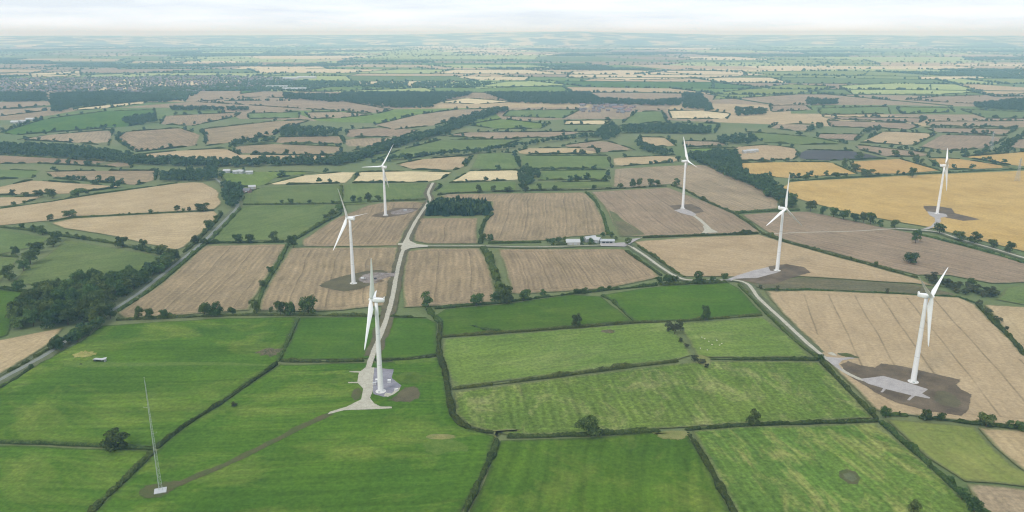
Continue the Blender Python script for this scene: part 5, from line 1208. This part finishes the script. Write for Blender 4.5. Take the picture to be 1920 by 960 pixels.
for i, (p, w) in enumerate([((545, 149), 90), ((575, 147), 120), ((520, 165), 110), ((552, 169), 120), ((1215, 79), 260)]):
    shed(p, w, 40, 9, .06, 'roof_white', 'roof_white', ORD[i] + ' long white warehouse from the left edge of the far town' if i < 4 else 'very far white building below the skyline hills', 'warehouse', .1, 1, 'warehouse', 'warehouses by the far town' if i < 4 else None)

def shelter():
    g = gnd(188, 678); root = empty('field_shelter', (g.x, g.y, ZP - .4), -.12); setp(root, 'low white-roofed field shelter with an open dark front in the left pasture', 'shelter')
    MB().box(-5.0, 5.0, 1.7, 1.85, 0, 2.0).box(-5.0, -4.85, -1.7, 1.7, 0, 2.2).box(4.85, 5.0, -1.7, 1.7, 0, 2.2).build('wall', M['wall_cladding'], root)
    MB().add([(-5.4, -2.3, 2.55), (2.2, -2.3, 2.55), (2.2, 2.1, 2.1), (-5.4, 2.1, 2.1), (-5.4, -2.3, 2.7), (2.2, -2.3, 2.7), (2.2, 2.1, 2.25), (-5.4, 2.1, 2.25)], [(3, 2, 1, 0), (4, 5, 6, 7), (0, 1, 5, 4), (1, 2, 6, 5), (2, 3, 7, 6), (3, 0, 4, 7)]).build('roof', M['roof_white'], root)
    r2 = MB().box(-2.0, 2.0, -2.6, 2.6, 2.35, 2.5).build('end_roof', M['roof_white'], root); r2.location = (4.1, .5, .25); r2.rotation_euler = (0, -.18, .35)
    for x in (-4.9, -1.6, 1.7, 4.9): MB().box(x - .08, x + .08, -1.9, -1.74, 0, 2.4).build('post', M['bark'], root)
    g2 = gnd(152, 684); tr = empty('feed_trough', (g2.x, g2.y, ZP - .4)); setp(tr, 'small dark feed trough beside the straw heap', 'trough')
    MB().box(-1.1, 1.1, -.5, .5, .25, .35).box(-1.1, 1.1, -.5, -.42, .35, .8).box(-1.1, 1.1, .42, .5, .35, .8).box(-1.1, -1.02, -.42, .42, .35, .8).box(1.02, 1.1, -.42, .42, .35, .8).build('basin', M['dark_opening'], tr)
    for x in (-.9, .9): MB().box(x - .06, x + .06, -.4, .4, 0, .25).build('leg', M['turbine_grey'], tr)
shelter()

def house_mesh(w, d, h, ph, roofm, wallm, seed):
    mb = MB(); mb.box(-w / 2, w / 2, -d / 2, d / 2, 0, h, 0)
    mb.add([(-w / 2 - .3, -d / 2 - .4, h - .1), (w / 2 + .3, -d / 2 - .4, h - .1), (w / 2 + .3, d / 2 + .4, h - .1), (-w / 2 - .3, d / 2 + .4, h - .1), (-w / 2 - .3, 0, h + ph), (w / 2 + .3, 0, h + ph)], [(0, 1, 5, 4), (2, 3, 4, 5), (1, 2, 5), (3, 0, 4)], 1)
    mb.box(w * .28, w * .28 + .7, -.3, .4, h + ph * .5, h + ph + .9, 0)
    for s in (-1, 1):
        for z in (1.0, 3.5):
            if z + 1.3 < h: mb.box(s * w * .25 - .6, s * w * .25 + .6, -d / 2 - .05, -d / 2 + .02, z, z + 1.3, 2)
    mb.box(-.5, .5, -d / 2 - .05, -d / 2 + .02, .05, 2.1, 2)
    me = mb.mesh('house'); [me.materials.append(M[k]) for k in (wallm, roofm, 'glass_dark')]; return me
HM_ = [house_mesh(10, 7.5, 5.2, 2.6, r, w, i) for i, (r, w) in enumerate([('roof_slate', 'house_wall'), ('house_roof', 'house_wall'), ('house_roof', 'house_render'), ('roof_slate', 'house_render'), ('roof_slate', 'house_wall')])]
def put_house(p, i, label, group):
    o = bpy.data.objects.new('house', HM_[i % 5]); C.objects.link(o); o.location = (p[0], p[1], 0); o.rotation_euler.z = random.choice([0.1, 1.67, -.5, .6]) + random.uniform(-.15, .15)
    s = random.uniform(.9, 1.5); o.scale = (s * random.uniform(1, 1.4), s, random.uniform(.9, 1.15)); setp(o, label, 'house', group)
def scatter_in(px, n, mind):
    poly = [(gnd(*p).x, gnd(*p).y) for p in px]; xs = [p[0] for p in poly]; ys = [p[1] for p in poly]; out = []; cell = {}; tries = 0
    while len(out) < n and tries < n * 30:
        tries += 1; q = (random.uniform(min(xs), max(xs)), random.uniform(min(ys), max(ys))); k = (int(q[0] // mind), int(q[1] // mind))
        if k in cell or not inpoly(q, poly): continue
        cell[k] = 1; out.append(q)
    return out
for i, q in enumerate(scatter_in([(1078, 200), (1100, 194), (1160, 194), (1196, 203), (1180, 213), (1130, 211), (1090, 210)], 56, 17)):
    put_house(q, i, 'small grey-roofed house in the far village right of centre', 'houses of the far village')
TOWN = [(-60, 148), (100, 146), (280, 144), (420, 142), (540, 146), (556, 152), (500, 163), (430, 168), (380, 172), (250, 176), (120, 172), (60, 176), (-60, 180)]
th = sorted(scatter_in(TOWN, 1300, 24), key=lambda q: q[1])
for i, q in enumerate([q for q in th if abs(q[0]) * FOC < 960 * (q[1] * CP + CAMH * SP)][:230]):
    put_house(q, i, 'small house on the near edge of the far town at the upper left', 'houses of the far town')
    th.remove(q)
def town():
    V = []; F = []; MI = []
    for i, (x, y) in enumerate(th):
        me = HM_[i % 5]; a = random.choice([0.1, 1.67, -.5, .6]) + random.uniform(-.2, .2); s = random.uniform(.9, 1.6); n = len(V); ca, sa = math.cos(a), math.sin(a)
        for v in me.vertices: V.append((x + s * (v.co.x * ca - v.co.y * sa), y + s * (v.co.x * sa + v.co.y * ca), v.co.z))
        for p in me.polygons: F.append(tuple(n + k for k in p.vertices)); MI.append((i % 5) * 2 + (1 if p.material_index == 1 else 0))
    me = pymesh('far_town', V, F)
    for h in HM_: me.materials.append(h.materials[0]); me.materials.append(h.materials[1])
    me.polygons.foreach_set('material_index', MI)
    setp(bpy.data.objects.new('far_town', me), 'reddish grey mass of houses of the far town', kind='stuff'); C.objects.link(bpy.data.objects['far_town'])
town()
scatter_mesh('town_trees', [(q[0], q[1], random.uniform(8, 15), random.uniform(7, 12)) for q in scatter_in(TOWN, 2000, 17)], [blob(20 + i) for i in range(5)], 'distant_leaves', 'trees between the houses of the far town')

# ------------------------------------------------------------------ vehicles and boxes on the pads
def vehicle(px, rz, label, cat, paint, prof, L, W, cab, name):
    g = gnd(*px); root = empty(name, (g.x, g.y, ZP + .04), rz); setp(root, label, cat)
    body = MB().prism(prof, -W / 2, W / 2).build('body', M[paint], root)
    for s in (-1, 1):
        MB().prism(cab, s * W / 2 - .02, s * W / 2 + .02).build('window', M['glass_dark'], root)
    x0, x1, z0, z1 = max(cab, key=lambda q: q[0])[0], max(p[0] for p in prof), cab[0][1], max(q[1] for q in cab)
    MB().add([(x0 + .12, -W * .42, z1 - .05), (x0 + .12, W * .42, z1 - .05), (x0 + .55, W * .45, z0), (x0 + .55, -W * .45, z0)], [(0, 1, 2, 3)]).build('windscreen', M['glass_dark'], root)
    for x in (-L * .3, L * .31):
        for s in (-1, 1):
            w = MB().tube((x, s * (W / 2 - .12), .36), (x, s * (W / 2 + .06), .36), .36, None, 16).build('wheel', M['rubber'], root)
            MB().tube((x, s * (W / 2 + .055), .36), (x, s * (W / 2 + .075), .36), .2, None, 12).build('rim', M['turbine_grey'], w)
    for s in (-1, 1):
        MB().box(x1 - .04, x1 + .03, s * W * .38 - .15, s * W * .38 + .15, .65, .85).build('headlight', M['lamp_clear'], root)
        MB().box(-L / 2 - .03, -L / 2 + .03, s * W * .42 - .08, s * W * .42 + .08, .7, 1.05).build('tail_light', M['lamp_red'], root)
van_p = [(-2.7, .35), (2.7, .35), (2.75, .95), (2.2, 1.25), (1.5, 2.25), (-2.6, 2.35), (-2.7, 2.2)]
van_c = [(.6, 1.3), (2.0, 1.3), (1.5, 2.05), (.6, 2.1)]
car_p = [(-2.2, .35), (2.2, .35), (2.25, .8), (1.2, 1.0), (.5, 1.55), (-1.6, 1.6), (-2.2, 1.0)]
car_c = [(-1.4, 1.0), (1.0, 1.0), (.45, 1.48), (-1.3, 1.5)]
vehicle((681, 524), .35, 'white van parked beside the turbine on the olive soil', 'van', 'van_white', van_p, 5.4, 2.0, van_c, 'parked_van')
vehicle((704, 524), 1.3, 'black car parked on the gravel pad beside the white van', 'car', 'car_black', car_p, 4.4, 1.85, car_c, 'parked_car')
def cabinet(px, w, d, h, label, rz=.1, mat='van_white'):
    g = gnd(*px); root = empty('equipment_cabinet', (g.x, g.y, ZP + .02), rz); setp(root, label, 'cabinet')
    MB().box(-w / 2 - .2, w / 2 + .2, -d / 2 - .2, d / 2 + .2, 0, .2).build('plinth', M['concrete'], root)
    MB().box(-w / 2, w / 2, -d / 2, d / 2, .2, h).build('housing', M[mat], root)
    MB().prism([(-d / 2 - .15, h), (d / 2 + .15, h), (0, h + .35)], -w / 2 - .15, w / 2 + .15).build('roof', M[mat], root).rotation_euler.z = math.pi / 2
    for s in (-1, 1): MB().box(s * w / 4 - w / 5, s * w / 4 + w / 5, -d / 2 - .05, -d / 2, .3, h - .2).build('door', M['turbine_grey'], root)
cabinet((708, 717), 3.0, 2.2, 2.4, 'white equipment cabinet left of the nearest turbine tower')
cabinet((730, 718), 2.4, 2.0, 2.2, 'white equipment cabinet right of the nearest turbine tower')
cabinet((743, 733), 2.6, 1.8, 1.2, 'low pale stone-coloured box at the edge of the nearest pad', .5, 'concrete')
cabinet((702, 722), 2.6, 2.0, 1.6, 'low dark equipment box on the bluish pad left of the nearest turbine', .2, 'turbine_grey')
cabinet((760, 396), 5.0, 2.4, 2.4, 'pale site cabin on the pad of the farther left turbine', .2, 'turbine_grey')

# ------------------------------------------------------------------ sheep
def sheep_mesh():
    prof = [(-.62, .05, .62), (-.55, .22, .6), (-.3, .31, .58), (.1, .32, .57), (.4, .27, .6), (.55, .17, .68), (.68, .11, .8), (.78, .12, .84), (.95, .07, .76), (1.0, .02, .74)]
    n = 10; v = []; f = []
    for x, r, z in prof:
        for i in range(n): t = 2 * math.pi * i / n; v.append((x, r * .95 * math.cos(t), z + r * math.sin(t)))
    for k in range(len(prof) - 1):
        for i in range(n): f.append((k * n + i, k * n + (i + 1) % n, (k + 1) * n + (i + 1) % n, (k + 1) * n + i))
    f.append(tuple(range(n))); f.append(tuple(range((len(prof) - 1) * n, len(prof) * n)))
    mb = MB().add(v, f)
    for x in (-.42, .36):
        for s in (-1, 1): mb.tube((x, s * .15, .5), (x - .03, s * .15, .24), .075, .045, 6).tube((x - .03, s * .15, .26), (x, s * .15, 0), .045, .035, 6)
    for s in (-1, 1): mb.tube((.76, s * .1, .9), (.72, s * .24, .88), .05, .02, 5)
    me = mb.mesh('sheep', True); me.materials.append(M['wool']); return me
SM = sheep_mesh()
for x, y in [(1316, 634), (1321, 637), (1329, 642), (1313, 655), (1326, 658), (1335, 648), (1349, 649), (1353, 646), (1344, 640)]:
    g = gnd(x, y); o = bpy.data.objects.new('sheep', SM); C.objects.link(o); o.location = (g.x, g.y, .5); o.rotation_euler.z = random.uniform(0, 6.28)
    o.scale = (1.0, 1.0, 1.0); setp(o, 'tiny white sheep grazing in the yellow-green meadow beside the lane', 'sheep', 'sheep in the meadow beside the lane')

# ------------------------------------------------------------------ haze
def haze():
    R = 134000.0; mb = MB().box(-R, R, -R, R, -6.0, 350.0)
    m = bpy.data.materials.new('haze_air'); m.use_nodes = True; nt = m.node_tree; nt.nodes.clear()
    out = nt.nodes.new('ShaderNodeOutputMaterial'); v = nt.nodes.new('ShaderNodeVolumePrincipled')
    v.inputs['Color'].default_value = (0.44, 0.74, 1.0, 1); v.inputs['Absorption Color'].default_value = (1, 1, 1, 1); v.inputs['Density'].default_value = 9.6e-5; v.inputs['Anisotropy'].default_value = 0.0
    nt.links.new(v.outputs[0], out.inputs['Volume'])
    o = link('haze', mb.mesh('haze'), m); setp(o, 'pale blue haze in the air over the far fields', kind='stuff'); o.display_type = 'WIRE'
haze()
